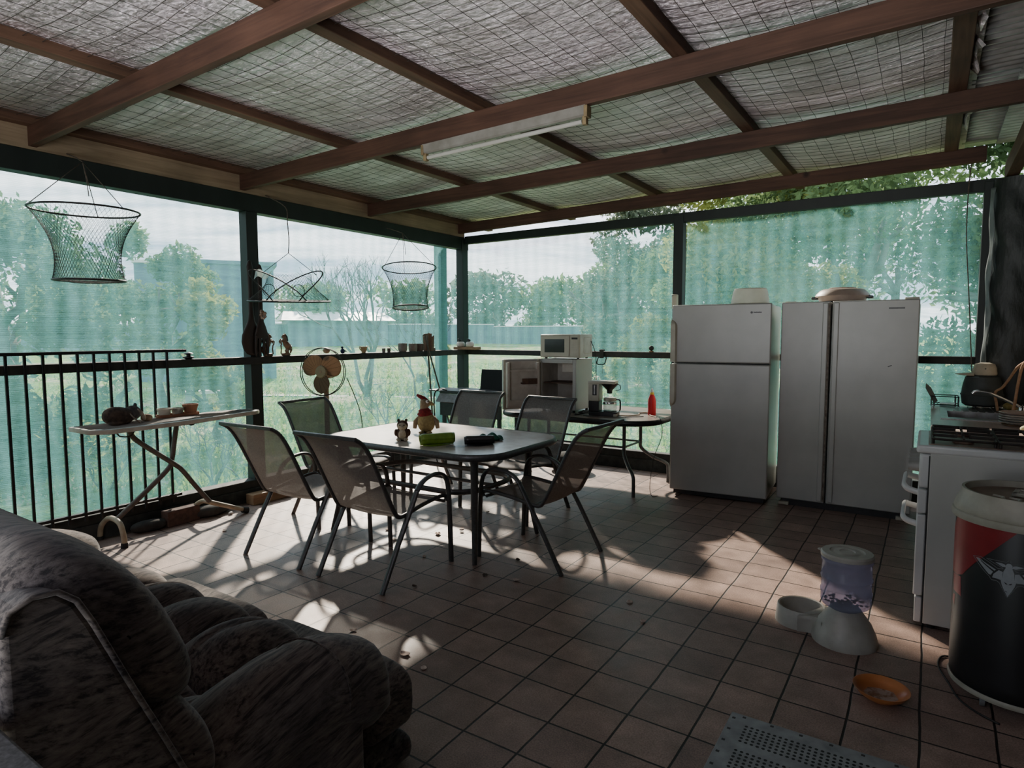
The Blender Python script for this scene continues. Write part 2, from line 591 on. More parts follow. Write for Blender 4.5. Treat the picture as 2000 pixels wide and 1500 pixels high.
def make_world():
    w = bpy.data.worlds.new('cloudy_sky')
    sc.world = w
    w.use_nodes = True
    nt = w.node_tree
    for n in list(nt.nodes):
        nt.nodes.remove(n)
    out = nt.nodes.new('ShaderNodeOutputWorld')
    bg = nt.nodes.new('ShaderNodeBackground')
    tc = nt.nodes.new('ShaderNodeTexCoord')
    sx = nt.nodes.new('ShaderNodeSeparateXYZ'); L(nt, tc.outputs['Generated'], sx.inputs[0])
    def mth(op, a, b=None, c=None):
        q = nt.nodes.new('ShaderNodeMath'); q.operation = op
        for i, x in enumerate((a, b, c)):
            if x is None:
                continue
            if isinstance(x, (int, float)):
                q.inputs[i].default_value = x
            else:
                L(nt, x, q.inputs[i])
        return q.outputs[0]
    den = mth('MAXIMUM', mth('ADD', sx.outputs[2], .18), .05)
    cx = nt.nodes.new('ShaderNodeCombineXYZ')
    L(nt, mth('DIVIDE', sx.outputs[0], den), cx.inputs[0]); L(nt, mth('DIVIDE', sx.outputs[1], den), cx.inputs[1])
    rt = nt.nodes.new('ShaderNodeVectorRotate'); rt.rotation_type = 'Z_AXIS'; rt.inputs['Angle'].default_value = math.radians(-40)
    L(nt, cx.outputs[0], rt.inputs['Vector'])
    mp = nt.nodes.new('ShaderNodeMapping'); mp.inputs['Scale'].default_value = (.45, 1.5, 1); L(nt, rt.outputs[0], mp.inputs[0])
    f = noise(nt, mp.outputs[0], 1.5, 7, .6, .5)
    sky = ramp(nt, sx.outputs[2], [(0, (.62, .70, .80)), (.15, (.40, .52, .70)), (.6, (.26, .38, .60))])
    c = ramp(nt, f, [(.40, 0), (.60, 1)])
    grey = mixcol(nt, .55, sky, (.30, .39, .56))
    cl = mixcol(nt, c, grey, (1.10, 1.14, 1.22))
    L(nt, cl, bg.inputs[0])
    bg.inputs[1].default_value = SKY_STRENGTH
    L(nt, bg.outputs[0], out.inputs[0])

SKY_STRENGTH = 1.05
make_world()
sun = bpy.data.objects.new('sun', bpy.data.lights.new('sun', 'SUN'))
COL.objects.link(sun)
sun.data.energy = 5.0
sun.data.angle = math.radians(2.2)
sun.data.color = (1, .87, .73)
SUNDIR = Vector((-.71, .70, .585)).normalized()
sun.rotation_euler = SUNDIR.to_track_quat('Z', 'Y').to_euler()
sun.location = SUNDIR * 30

# added fill lamp behind the camera, tilted up to brighten the ceiling
dl = bpy.data.objects.new('doorway_light', bpy.data.lights.new('doorway_light', 'AREA'))
COL.objects.link(dl)
dl.data.shape = 'RECTANGLE'; dl.data.size = 1.6; dl.data.size_y = 1.8
dl.data.energy = 70
dl.data.spread = math.radians(130)
dl.data.color = (.97, .97, 1)
dl.location = (-1.42, -1.55, 1.25)
dl.rotation_euler = (math.radians(90 + 58), 0, 0)

sc.view_settings.view_transform = 'AgX'
sc.view_settings.look = 'AgX - Base Contrast'
sc.view_settings.exposure = 1.6
sc.cycles.use_denoising = True
sc.cycles.max_bounces = 7
sc.cycles.use_adaptive_sampling = True
sc.cycles.adaptive_threshold = .045
sc.cycles.diffuse_bounces = 3
sc.cycles.glossy_bounces = 3
sc.cycles.transmission_bounces = 6
sc.cycles.transparent_max_bounces = 14
sc.cycles.caustics_reflective = False
sc.cycles.caustics_refractive = False
sc.cycles.sample_clamp_indirect = 6

# ---------------------------------------------------------------- the verandah
XL, YF = -4.945, 6.344
def zb(x):
    return 2.668 + .0185 * (x + 4.945)      # underside of the rafters

fl = MB().span((-5.02, -1.7, -.10), (1.0, 6.42, 0)).build('floor', TILES, smooth=False)
struct(fl)

def gz(x, y):
    r = math.hypot(x + 2, y - 3)
    t = min(max((r - 6) / 34, 0), 1)
    return -.13 + .95 * t * t * (3 - 2 * t)

def terrain():
    mb = MB()
    n = 90
    def fn(u, v):
        a = 2 * PI * v
        r = .1 + 150 * u ** 2.2
        x, y = -2 + r * math.cos(a), 3 + r * math.sin(a)
        return (x, y, gz(x, y) + (.03 * math.sin(x * 1.3) * math.sin(y * 1.1) if r > 7 else 0))
    mb.grid(fn, n, 96, closed=True)
    o = mb.build('lawn_ground', GRASS, ang=180)
    struct(o)
terrain()

# house walls behind and beside the camera, gap and left panel shaped for light
HOUSE = pm('fibro_house_wall', (.22, .20, .175), .8, 0, (.15, .135, .12), 5)
struct(MB().span((-5.6, -1.72, -.1), (-2.3, -1.62, 3.0)).build('wall_house', HOUSE, smooth=False))
struct(MB().span((-.55, -1.72, -.1), (.9, -1.62, 3.0)).build('wall_house', HOUSE, smooth=False))  # gap between the two walls left open to let light in from behind
struct(MB().span((.76, -1.62, -.1), (.86, 6.3, 3.0)).build('wall_right', HOUSE, smooth=False))
struct(MB().span((-5.0, -1.62, -.1), (-4.93, .75, 2.66)).build('wall_left_light_block', HOUSE, smooth=False))  # unseen panel added to block light and darken the sofa

# posts, rails, sills (each its own piece of the frame)
def piece(name, a, b, m, bevel=.004):
    return struct(MB().span(a, b).build(name, m, smooth=False, bevel=bevel))
piece('post', (-4.995, 3.285, 0), (-4.89, 3.395, 2.50), GREENPOST)
piece('post', (-4.995, 6.26, 0), (-4.89, 6.37, 2.62), GREENPOST)
piece('post', (-4.995, .70, 0), (-4.89, .80, 2.50), GREENPOST)
piece('post', (-2.215, 6.29, 0), (-2.115, 6.39, 2.64), GREENPOST)
piece('post', (.30, 6.29, 0), (.36, 6.39, 2.64), GREENPOST)
piece('post', (-5.42, 6.33, -.1), (-5.30, 6.45, 2.75), pm('green_steel_post', (.10, .26, .22), .5, 0, (.07, .18, .16), 6))
piece('trim_1', (-5.01, .75, 2.50), (-4.905, 6.40, 2.648), GREENPOST)      # top beam on the left
piece('trim_2', (-5.0, .75, 2.648), (-4.918, 6.34, 2.80), PLATE)           # pale wall plate
piece('trim_3', (-4.89, 6.30, 2.565), (.40, 6.365, 2.66), GREENPOST)        # top rail, far wall
piece('trim_4', (-4.965, .80, 1.195), (-4.845, 6.30, 1.258), DARKRAIL)      # ledge, left wall
piece('trim_5', (-4.89, 6.285, 1.195), (.30, 6.36, 1.258), DARKRAIL)        # ledge, far wall
piece('trim_6', (-5.0, .80, .115), (-4.875, 6.36, .185), DARKRAIL, .008)
piece('trim_7', (-4.875, 6.275, .12), (.36, 6.37, .20), DARKRAIL, .008)
piece('baseboard_left', (-5.01, .75, -.1), (-4.865, 6.39, .118), CONCRETE, .01)
piece('baseboard_far', (-4.865, 6.262, -.1), (.36, 6.40, .122), CONCRETE, .01)

# shade cloth, hung a little slack between the posts
def cloth(name, p0, p1, z0, z1, m, out, amp=.012):
    mb = MB()
    ln = math.hypot(p1[0] - p0[0], p1[1] - p0[1])
    def fn(u, v):
        k = amp * (math.sin(u * ln * 5.1 + v * 2) * .5 + math.sin(u * ln * 2.1 + 1)) * math.sin(PI * v)
        return (p0[0] + (p1[0] - p0[0]) * u + out[0] * k, p0[1] + (p1[1] - p0[1]) * u + out[1] * k, z0 + (z1 - z0) * v)
    mb.grid(fn, 40, 16)
    return struct(mb.build(name, m, ang=180))
cloth('wall_left', (-5.005, .80), (-5.005, 3.34), .13, 2.56, SHADE_L, (-1, 0))
cloth('wall_left', (-5.005, 3.34), (-5.005, 6.33), .13, 2.56, SHADE_L, (-1, 0))
cloth('wall_far', (-4.94, 6.372), (-2.165, 6.372), .13, 2.60, SHADE_F, (0, 1))
cloth('wall_far', (-2.165, 6.372), (.335, 6.372), .13, 2.60, SHADE_F, (0, 1))

# rafters, purlins
def sloped(name, x0, x1, y0, y1, dz0, dz1, m):
    mb = MB()
    vs = []
    for dz in (dz0, dz1):
        for (x, y) in ((x0, y0), (x1, y0), (x1, y1), (x0, y1)):
            vs.append((x, y, zb(x) + dz))
    mb.add(vs, [(0, 3, 2, 1), (4, 5, 6, 7), (0, 1, 5, 4), (1, 2, 6, 5), (2, 3, 7, 6), (3, 0, 4, 7)])
    return struct(mb.build(name, m, smooth=False, bevel=.004))
for y in (-1.20, .34, 1.80, 3.30, 4.75):
    sloped('ceiling_rafter', -4.915, .40, y - .048, y, 0, .125, BEAM)
sloped('ceiling_rafter', -4.915, .30, 6.205, 6.262, .018, .135, BEAM)
for x in (-4.885, -3.66, -2.40, -1.13, .07):
    w = .040 if x < 0 else .046
    sloped('ceiling_purlin', x - w, x + w, -1.6, 6.85 if x < 0 else 6.30, .125, .185, PURLIN)
# house-side plate running towards the far wall
struct(MB().span((.42, 2.2, 2.63), (.50, 6.26, 2.76)).build('trim_8', PURLIN, smooth=False, bevel=.004))

# foil-backed ceiling that sags onto wire netting between the purlins
def ceiling():
    P = [-5.35, -4.885, -3.66, -2.40, -1.13, .07, .22]
    X0, X1, Y0, Y1 = -5.35, .16, -1.65, 6.80
    nu, nv = 150, 320
    rs = np.random.default_rng(3)
    ph = rs.uniform(0, 6.28, 24); fr = rs.uniform(2, 26, 24); am = rs.uniform(.3, 1, 24) / fr ** .8; kx = rs.uniform(-.8, .8, 24)
    R = [-1.2, .34, 1.80, 3.30, 4.75, 6.26]
    mb = MB()
    def fn(u, v):
        x = X0 + (X1 - X0) * u
        y = Y0 + (Y1 - Y0) * v
        for a, b in zip(P, P[1:]):
            if a <= x <= b:
                t = (x - a) / (b - a)
                break
        sag = .034 * math.sin(PI * t) ** .8 * min(1, (b - a))
        wr = sum(am[i] * math.sin(fr[i] * y + ph[i] + kx[i] * x * 2) for i in range(24))
        # the sheet lifts right behind each rafter, making the bright bands there
        d = min((y - r for r in R if y >= r), default=9)
        lift = .028 * math.exp(-(d / .10) ** 2) - .024 * math.exp(-((d - .33) / .16) ** 2)
        return (x, y, zb(x) + .187 - sag + .0065 * wr * (.25 + math.sin(PI * t)) + lift * math.sin(PI * t))
    mb.grid(fn, nu, nv)
    o = struct(mb.build('ceiling', FOIL, ang=180))
    # wire netting
    wb = MB()
    def zf(x, y):
        for a, b in zip(P, P[1:]):
            if a <= x <= b:
                t = (x - a) / (b - a)
                break
        return zb(x) + .187 - .056 * math.sin(PI * t) ** .8 * min(1, (b - a)) - .010
    rr = random.Random(5)
    y = .5
    while y < 6.7:
        dy = rr.uniform(-.012, .012)
        pts = [(x, y + dy + rr.uniform(-.004, .004), zf(x, y)) for x in np.linspace(-5.2, .1, 40)]
        wb.tube(pts, .0016, 3, cap=False)
        y += .098
    x = -5.2
    while x < .1:
        dx = rr.uniform(-.012, .012)
        pts = [(x + dx + rr.uniform(-.005, .005), yy, zf(min(x, .15), yy)) for yy in np.linspace(.4, 6.7, 44)]
        wb.tube(pts, .0015, 3, cap=False)
        x += .098
    w = wb.build('ceiling_wire_netting', WIRE, smooth=False)
    struct(w)
ceiling()

# corrugated iron: one sheet over everything, one stepped sheet over the house edge
IRON = pm('galvanised_iron', (.40, .41, .40), .45, .55, (.24, .24, .23), 6)
def corr(name, x0, x1, y0, y1, dz, amp=.013, pitch=.076, m=IRON):
    mb = MB()
    n = int((y1 - y0) / pitch * 8)
    def fn(u, v):
        x = x0 + (x1 - x0) * v
        y = y0 + (y1 - y0) * u
        return (x, y, zb(x) + dz + amp * math.sin(2 * PI * y / pitch))
    mb.grid(fn, n, 2)
    return struct(mb.build(name, m, ang=180, solid=.002))
corr('roof_sheet', -5.5, .95, -1.8, 6.72, .262)
corr('roof_sheet', .14, .56, 1.5, 6.32, .20)
corr('roof_sheet', .36, .95, 1.5, 6.32, .165, .013)

# torn edge of the foil by the last purlin
tb = MB()
rr = random.Random(11)
for y0_, y1_ in ((3.3, 3.85), (4.0, 4.5), (4.9, 5.6)):
    pts = []
    k = 7
    vs = []
    for i in range(k + 1):
        y = y0_ + (y1_ - y0_) * i / k
        d = rr.uniform(.02, .07)
        vs += [(.118, y, zb(.1) + .178), (.135 + rr.uniform(0, .03), y, zb(.1) + .178 - d)]
    tb.add(vs, [(2 * i, 2 * i + 1, 2 * i + 3, 2 * i + 2) for i in range(k)])
struct(tb.build('ceiling_torn_foil', FOIL, ang=180, solid=.003))
# ---------------------------------------------------------------- dining chairs
def make_chair(label):
    t = thing('dining_chair', label, 'chair', group=None)
    x = .262
    sq = (.75, 1.25)
    for s in (-1, 1):
        front = smooth_path([(s * x, .31, 0), (s * x, .300, .28), (s * x, .288, .47), (s * x, .272, .535)], 4)
        MB().tube(front, .0155, 10, flat=(.8, 1.2), up=(1, 0, 0)).build('leg', CHAIRMETAL, t, ang=60)
        armp = smooth_path([(s * x, .272, .535), (s * x, .235, .578), (s * x, .17, .595), (s * x, .09, .587), (s * x, .03, .562), (s * x, -.010, .525)], 4)
        MB().tube(armp, .0165, 10, flat=(.7, 1.25), up=(1, 0, 0)).build('armrest', CHAIRMETAL, t, ang=60)
        rear = [(s * x, -.010, .525), (s * x, -.05, .455), (s * x, -.175, .25), (s * x, -.315, 0)]
        MB().tube(rear, .0155, 10, flat=(.8, 1.2), up=(1, 0, 0)).build('leg', CHAIRMETAL, t, ang=60)
    prof = smooth_path([(0, .285, .395), (0, .292, .418), (0, .265, .435), (0, .20, .436), (0, .05, .420), (0, -.09, .397), (0, -.145, .398), (0, -.180, .435),
                        (0, -.245, .56), (0, -.325, .72), (0, -.375, .81), (0, -.42, .865), (0, -.47, .895)], 3)
    for s in (-1, 1):
        MB().tube([(s * .240, p.y, p.z) for p in prof], .013, 8, up=(1, 0, 0)).build('seat_frame', CHAIRMETAL, t, ang=60)
    cut = min(range(len(prof)), key=lambda i: (prof[i].y + .145) ** 2 + (prof[i].z - .398) ** 2)
    def sheet(name, pts):
        mb = MB()
        k = len(pts)
        mb.grid(lambda u, v: (-.238 + .476 * v, pts[min(int(round(u * (k - 1))), k - 1)].y,
                              pts[min(int(round(u * (k - 1))), k - 1)].z - .014 * math.sin(PI * v)), k - 1, 10)
        return mb.build(name, SLING, t, ang=180)
    sheet('seat', prof[3:cut + 1])
    sheet('backrest', prof[cut:])
    for nm, y, z, xx, r in (('stretcher', .245, .408, .262, .011), ('stretcher', -.085, .385, .262, .010)):
        MB().tube([(-xx, y, z), (xx, y, z)], r, 8).build(nm, CHAIRMETAL, t, ang=60)
    MB().bar((-.250, -.470, .895), (.250, -.470, .895), .020, .022).build('top_rail', CHAIRMETAL, t, bevel=.005)
    return t

CG = 'sling chairs around the patio table'
ch = make_chair('grey mesh sling chair nearest the camera, its back to us')
ch['group'] = CG
ch.location = (-2.76, 2.745, 0); ch.rotation_euler = (0, 0, math.radians(1))
chair_spots = [
    (-3.475, 2.735, 2, 'grey mesh sling chair with its back to us, left of the nearest chair'),
    (-3.955, 3.47, -90 + 3, 'grey mesh sling chair at the left end of the table in front of the fan'),
    (-2.10, 3.495, 90 - 1, 'grey mesh sling chair in side view at the right end of the table'),
    (-3.545, 4.40, 180 + 4, 'grey mesh sling chair across the table below the dark trolley'),
    (-2.745, 4.265, 180 - 2, 'grey mesh sling chair across the table before the small open fridge'),
]
for (x, y, a, lab) in chair_spots:
    dup(ch, (x, y, 0), math.radians(a), lab, CG)

# ---------------------------------------------------------------- patio table
GLASSTOP = pm('dusty_textured_glass', (.66, .56, .49), .25, 0, (.48, .39, .335), 9, bmp=.12, bdist=.002, lo=.3, hi=.7)
pt = thing('patio_table', 'rectangular patio table with dusty beige top and dark metal rim, chairs all round', 'table', (-2.99, 3.54, 0))
X0, X1, Y0, Y1 = -.79, .785, -.515, .545
top = MB()
top.prism(rrect(X0 + .02, X1 - .02, Y0 + .02, Y1 - .02, .24, 10), .012, Matrix.Translation((0, 0, .690)))
top.build('tabletop', GLASSTOP, pt, ang=40)
rim = MB()
rp = rrect(X0 + .012, X1 - .012, Y0 + .012, Y1 - .012, .25, 10)
rim.tube([(x, y, .681) for x, y in rp], .022, 8, closed=True, flat=(.75, 1.05), up=(0, 0, 1))
rim.build('rim', CHAIRMETAL, pt, ang=60)
for sx, sy in ((-1, -1), (1, -1), (1, 1), (-1, 1)):
    fx = .655 if sx > 0 else -.665
    fy = -.455 if sy < 0 else .30
    tx, ty = fx * .93, fy * .86
    leg = smooth_path([(tx, ty, .665), (tx, ty, .42), (tx + (fx - tx) * .3, ty + (fy - ty) * .3, .22), (fx, fy, 0)], 5)
    MB().tube(leg, [.029 - .013 * i / (len(leg) - 1) for i in range(len(leg))], 10, flat=(1.15, .8)).build('leg', CHAIRMETAL, pt, ang=60)
ring = MB().tube([(x, y, .415) for x, y in rrect(-.60, .53, -.385, .26, .20, 8)], .016, 8, closed=True, flat=(.8, 1.2), up=(0, 0, 1))
ring.build('lower_frame', CHAIRMETAL, pt, ang=60)
for z, y in ((.415, -.06),):
    MB().tube([(-.60, y, z), (.53, y, z)], .012, 8).build('stretcher', CHAIRMETAL, pt, ang=60)
TZ = .702

# things on the patio table --------------------------------------------------
PLUSHBROWN = pm('brown_plush', (.085, .045, .030), .95, 0, (.04, .022, .016), 60, bmp=.6)
PLUSHTAN = pm('tan_plush', (.33, .25, .16), .95, 0, (.22, .16, .10), 60, bmp=.6)
PLUSHCREAM = pm('cream_plush', (.52, .46, .36), .95, 0, (.36, .31, .23), 60, bmp=.6)
PLUSHYEL = pm('dull_yellow_plush', (.37, .29, .13), .95, 0, (.24, .18, .08), 60, bmp=.6)
PLUSHRED = pm('red_plush', (.24, .02, .022), .95, 0, (.12, .012, .014), 60, bmp=.6)
EYEW = pm('white_eye', (.8, .8, .78), .3)
EYEB = pm('black_eye', (.01, .01, .01), .2)

sq = thing('plush_hamster', 'small brown and cream plush animal sitting beside the green roll', 'plush toy', (-3.085, 3.245, TZ), math.radians(38))
b = MB().sell((0, 0, .05), (.046, .042, .052), 1, 1)
b.sell((0, -.002, .108), (.040, .037, .038), 1, 1)
b.build('body', PLUSHBROWN, sq, ang=180)
MB().sell((0, -.020, .048), (.030, .028, .042), 1, 1).build('belly', PLUSHCREAM, sq, ang=180)
MB().sell((0, -.020, .104), (.032, .026, .030), 1, 1).sell((0, -.045, .098), (.014, .012, .011), 1, 1).build('face', PLUSHCREAM, sq, ang=180)
for s in (-1, 1):
    MB().sell((s * .027, .0, .143), (.010, .007, .012), 1, 1, 10, 8).build('ear', PLUSHBROWN, sq, ang=180)
    MB().sell((s * .044, -.012, .058), (.014, .016, .026), 1, 1, 10, 8).build('arm', PLUSHBROWN, sq, ang=180)
    MB().sell((s * .026, -.034, .012), (.017, .024, .012), 1, 1, 10, 8).build('foot', PLUSHCREAM, sq, ang=180)
    MB().sell((s * .014, -.042, .113), (.0045, .004, .0045), 1, 1, 8, 6).build('eye', EYEB, sq, ang=180)

ckn = thing('plush_chicken', 'tall plush chicken with red comb and red neck feathers standing behind the green roll', 'plush toy', (-3.175, 3.60, TZ), math.radians(0))
Rk = Matrix.Rotation(math.radians(33), 4, 'Z')      # its side is to the camera, beak to the right
b = MB().sell((0, 0, .083), (.068, .064, .084), 1, 1, 24, 16, Rk)
b.build('body', PLUSHYEL, ckn, ang=180)
nk = MB().tube([Rk @ Vector(p) for p in ((0, 0, .12), (-.010, 0, .165), (-.018, 0, .205), (-.010, 0, .235), (.0, 0, .255))], [.052, .036, .029, .036, .022], 14)
nk.sell((-.004, 0, .225), (.037, .032, .034), 1, 1, 16, 12, Rk)
nk.build('head', PLUSHTAN, ckn, ang=180)
MB().lathe([(.050, .128), (.060, .142), (.047, .160), (.052, .168), (.030, .190)], (-.010, 0, 0), 14, Rk).build('neck_ruff', PLUSHRED, ckn, ang=180)
MB().tube([Rk @ Vector(p) for p in ((.010, 0, .245), (-.018, 0, .262), (-.048, 0, .278), (-.070, 0, .290))], [.012, .018, .014, .010], 10).build('comb', PLUSHRED, ckn, ang=180)
MB().tube([Rk @ Vector(p) for p in ((.015, 0, .226), (.040, 0, .224), (.062, 0, .210))], [.020, .017, .003], 10).build('beak', PLUSHYEL, ckn, ang=180)
for s in (-1, 1):
    e = MB().sell((.012, s * .026, .240), (.012, .009, .012), 1, 1, 10, 8, Rk).build('eye', EYEW, ckn, ang=180)
    MB().sell((.019, s * .032, .241), (.005, .005, .006), 1, 1, 8, 6, Rk).build('pupil', EYEB, e, ang=180)
for s in (-1, 1):
    MB().tube([Rk @ Vector(p) for p in ((s * .052, .0, .120), (s * .080, -.01, .085), (s * .088, -.01, .035))], [.016, .020, .014], 10).build('wing', PLUSHTAN, ckn, ang=180)
    MB().sell((s * .03, -.055, .010), (.022, .034, .010), 1, 1, 12, 8, Rk).build('foot', PLUSHYEL, ckn, ang=180)

def spiral_roll(name, label, c0, c1, r, mat, mat2, tail=.05):
    c0, c1 = Vector(c0), Vector(c1)
    mid = (c0 + c1) / 2
    d = (c1 - c0)
    a = math.atan2(d.y, d.x)
    t = thing(name, label, 'plastic roll', (mid.x, mid.y, TZ), a)
    h = d.length / 2
    mb = MB()
    prof = []
    n = 60
    turns = 2.4
    def fn(u, v):
        ang = 2 * PI * turns * v + .6
        rr_ = r * (.62 + .38 * v)
        sagk = 1 + .02 * math.sin(7 * u + 3 * v)
        return (-h + 2 * h * u + .006 * math.sin(v * 9), rr_ * sagk * math.cos(ang), r + rr_ * sagk * math.sin(ang))
    mb.grid(fn, 10, n)
    mb.build('sheet', mat, t, ang=180, solid=.002)
    MB().cyl((-h + .004, 0, r), (h - .004, 0, r), r * .60, r * .60, 20).build('core', mat2, t)
    # loose end lying on the table
    fl = MB().grid(lambda u, v: (-h * .92 + 1.84 * h * u, -r * .5 - (tail + .01 * math.sin(5 * u)) * v, .004 + .003 * math.sin(6 * u + 2 * v) + .004 * (1 - v)), 8, 4)
    fl.build('loose_flap', mat, t, ang=180, solid=.0015)
    return t
GREENBAG = pm('lime_green_plastic', (.27, .42, .05), .38, 0, (.17, .29, .035), 22, bmp=.3)
GREENBAGD = pm('dark_lime_plastic', (.06, .11, .015), .5)
BLACKBAG = pm('black_bin_bag_plastic', (.020, .021, .023), .35, 0, (.010, .010, .011), 22, bmp=.3)
spiral_roll('plastic_roll', 'lime green roll of plastic lying on the patio table in front of the plush chicken', (-2.83, 3.145, 0), (-2.70, 3.335, 0), .040, GREENBAG, GREENBAGD, .03)
spiral_roll('plastic_roll', 'black roll of bin bags lying on the patio table before the dark green cloth', (-2.600, 3.335, 0), (-2.455, 3.465, 0), .031, BLACKBAG, BLACKPLASTIC, .05)
GREENCLOTH = pm('bottle_green_fabric', (.012, .105, .070), .8, 0, (.006, .045, .032), 14, bmp=.5)
cl = MB().grid(lambda u, v: (-.085 + .17 * u, -.065 + .13 * v,
        .006 + .034 * abs(math.sin(3.1 * u * PI / 1.4 + 1.2 * v)) * (1 - abs(2 * v - 1) ** 2) * (1 - abs(2 * u - 1) ** 4) + .012 * math.sin(9 * u + 5 * v) ** 2), 22, 16)
c = cl.build('green_cloth', GREENCLOTH, solid=.004, ang=180)
c.location = (-2.575, 3.60, TZ); c.rotation_euler = (0, 0, .7)
tag(c, 'crumpled dark green cloth bag lying behind the black roll on the patio table', 'cloth')
c = MB().sell((0, 0, .006), (.016, .010, .006), 1, 1, 12, 8).build('dark_pebble', BLACKPLASTIC, ang=180)
c.location = (-2.93, 3.585, TZ)
tag(c, 'small dark flat lump lying alone in the middle of the patio table', 'lump')
c = MB().grid(lambda u, v: (-.07 + .14 * u, -.03 + .06 * v, .002 + .004 * math.sin(8 * u + 3 * v) ** 2), 12, 6).build('plastic_scrap', m_clear('cloudy_film', (.85, .88, .9), .35), ang=180)
c.location = (-2.60, 3.245, TZ); c.rotation_euler = (0, 0, .75)
tag(c, 'scrap of clear plastic film lying between the green and black rolls', 'plastic film')

# ---------------------------------------------------------------- sofa
sofa = thing('recliner_sofa', 'grey brown plush recliner sofa with tufted seat seen from behind in the corner', 'sofa', (-2.17, .95, 0))
def sb_(mb, name, parent=None, **k):
    return mb.build(name, SOFA, parent or sofa, world=sofa, ang=180, **k)
XR, XLf = -1.44, -2.90          # inner faces of the two arms
# seat cushions: fat channels with creases between them, two rows
def seat_part(x0, x1, ncol):
    mb = MB()
    def fn(u, v):
        x = x0 + (x1 - x0) * u
        c = (u * ncol + (.5 if ncol % 1 and x0 > -2.5 else 0)) % 1
        k = int(u * ncol)
        col = max(0, 1 - abs(2 * c - 1) ** 2.2) ** .5
        if v < .36:                                   # back row of tufts
            th = PI * (v / .36)
            y = .80 - .185 * math.cos(th)
            z = .345 + (.02 + .115 * col) * math.sin(th) ** .8
        else:                                         # long front row rolling over the edge
            th = PI * 1.18 * ((v - .36) / .64)
            sn = math.sin(th)
            y = 1.155 - (.175 + (.045 * col if th > PI / 2 else 0)) * math.cos(th)
            z = .345 + ((.025 + .125 * col) * abs(sn) ** .75 if sn > 0 else .30 * sn)
        wr = .007 * math.sin(2 * PI * c + 3 * v + k) * math.sin(9 * v + k * 2) * col
        cr = -.013 * math.exp(-((c - .5 - .10 * math.sin(6 * v + 2 * k)) / .05) ** 2) * (v > .40) * (v < .9)
        return (x, y, z + wr + cr)
    mb.grid(fn, 110, 60)
    return mb
mid = (XR + XLf) / 2
sb_(seat_part(XLf + .01, mid, 2.5), 'seat_cushion')
sb_(seat_part(mid, XR - .01, 2.5), 'seat_cushion')
sb_(MB().sell((mid, .98, .20), (.74, .30, .175), .2, .2, 40, 20), 'base')
# closed footrests under the seat front: a fat upper roll and a lower strip
for x0, x1 in ((XLf - .03, mid - .01), (mid + .01, XR + .035)):
    f = sb_(MB().sell(((x0 + x1) / 2, 1.425, .225), ((x1 - x0) / 2, .110, .125), .5, .24, 44, 22), 'footrest')
    sb_(MB().sell(((x0 + x1) / 2, 1.42, .055), ((x1 - x0) / 2, .108, .05), .5, .25, 40, 14), 'lower_strip', f)
# arms: fat roll on top, flat side panel and a flat front
for s in (1, -1):
    xx = mid + s * .85
    n = 22
    ys_ = [.60 + .655 * i / n for i in range(n + 1)]
    pts, rad = [], []
    for i, y in enumerate(ys_):
        t = i / n
        top = .570 + .083 * math.sin(min(1, t / .55) * PI / 2) - (.155 * ((t - .62) / .38) ** 2 if t > .62 else 0)
        r_ = .128 if t < .80 else .128 * math.sqrt(max(.012, 1 - ((t - .80) / .205) ** 2.4))
        pts.append((xx, y, top - r_)); rad.append(r_)
    a = sb_(MB().tube(pts, rad, 24, up=(1, 0, 0)), 'armrest')
    sb_(MB().tube([(xx + .1285 * math.cos(q), 1.02 + .03 * math.cos(q), .532 + .1285 * math.sin(q)) for q in np.linspace(-1.0, 4.1, 30)], .0028, 5), 'arm_seam', a)
    sb_(MB().sell((xx, .86, .25), (.112, .262, .25), .18, .18, 40, 20), 'side_panel')
    sb_(MB().sell((xx - s * .035, 1.135, .22), (.075, .035, .21), .3, .4, 28, 16), 'front_panel')
# backs: an upholstered frame whose arched end faces the camera side, fat pillows over its top and front
def loop_pillow(prof, x0, x1, e=.42, n=30, tuck=None):
    P = [(p.x, p.y) for p in smooth_path([(y, z, 0) for y, z in prof + prof[:1]], 4)][:-1]
    cy = sum(p[0] for p in P) / len(P); cz = sum(p[1] for p in P) / len(P)
    mb = MB()
    cx, hw = (x0 + x1) / 2, (x1 - x0) / 2
    def fn(u, v):
        a = -PI / 2 + PI * u
        k = max(abs(math.cos(a)), 1e-4) ** e
        x = cx + hw * math.copysign(abs(math.sin(a)) ** e, a)
        i = int(round(v * len(P))) % len(P)
        y, z = P[i]
        w = 1 + .018 * math.sin(34 * x + 5 * v) * math.sin(19 * v)
        if tuck:
            w *= 1 - tuck * math.exp(-((x - cx) / .03) ** 2)
        return (x, cy + (y - cy) * k * w, cz + (z - cz) * k * w)
    mb.grid(fn, n, len(P), closed=True)
    return mb
UP = [(.385, .985), (.355, 1.04), (.40, 1.082), (.475, 1.085), (.555, 1.035), (.622, .95), (.668, .86), (.700, .765), (.690, .695), (.64, .672), (.57, .72), (.51, .83), (.455, .93)]
LO = [(.565, .735), (.615, .765), (.665, .715), (.705, .640), (.722, .560), (.705, .500), (.650, .470), (.60, .52), (.565, .63)]
side = [(.345, .06), (.345, .98), (.358, 1.015), (.39, 1.030), (.425, 1.027), (.452, 1.003), (.475, .955), (.525, .83), (.575, .71), (.62, .60), (.70, .42), (.73, .06)]
fr_ = MB()
x0, x1 = -3.145, -1.186
n = len(side)
vs = [(x0, y, z) for y, z in side] + [(x1, y, z) for y, z in side]
fr_.add(vs, [tuple(range(n)), tuple(range(2 * n - 1, n - 1, -1))] + [(i, i + n, (i + 1) % n + n, (i + 1) % n) for i in range(n)])
fr_.build('back_frame', SOFA, sofa, world=sofa, bevel=.012, seg=3)
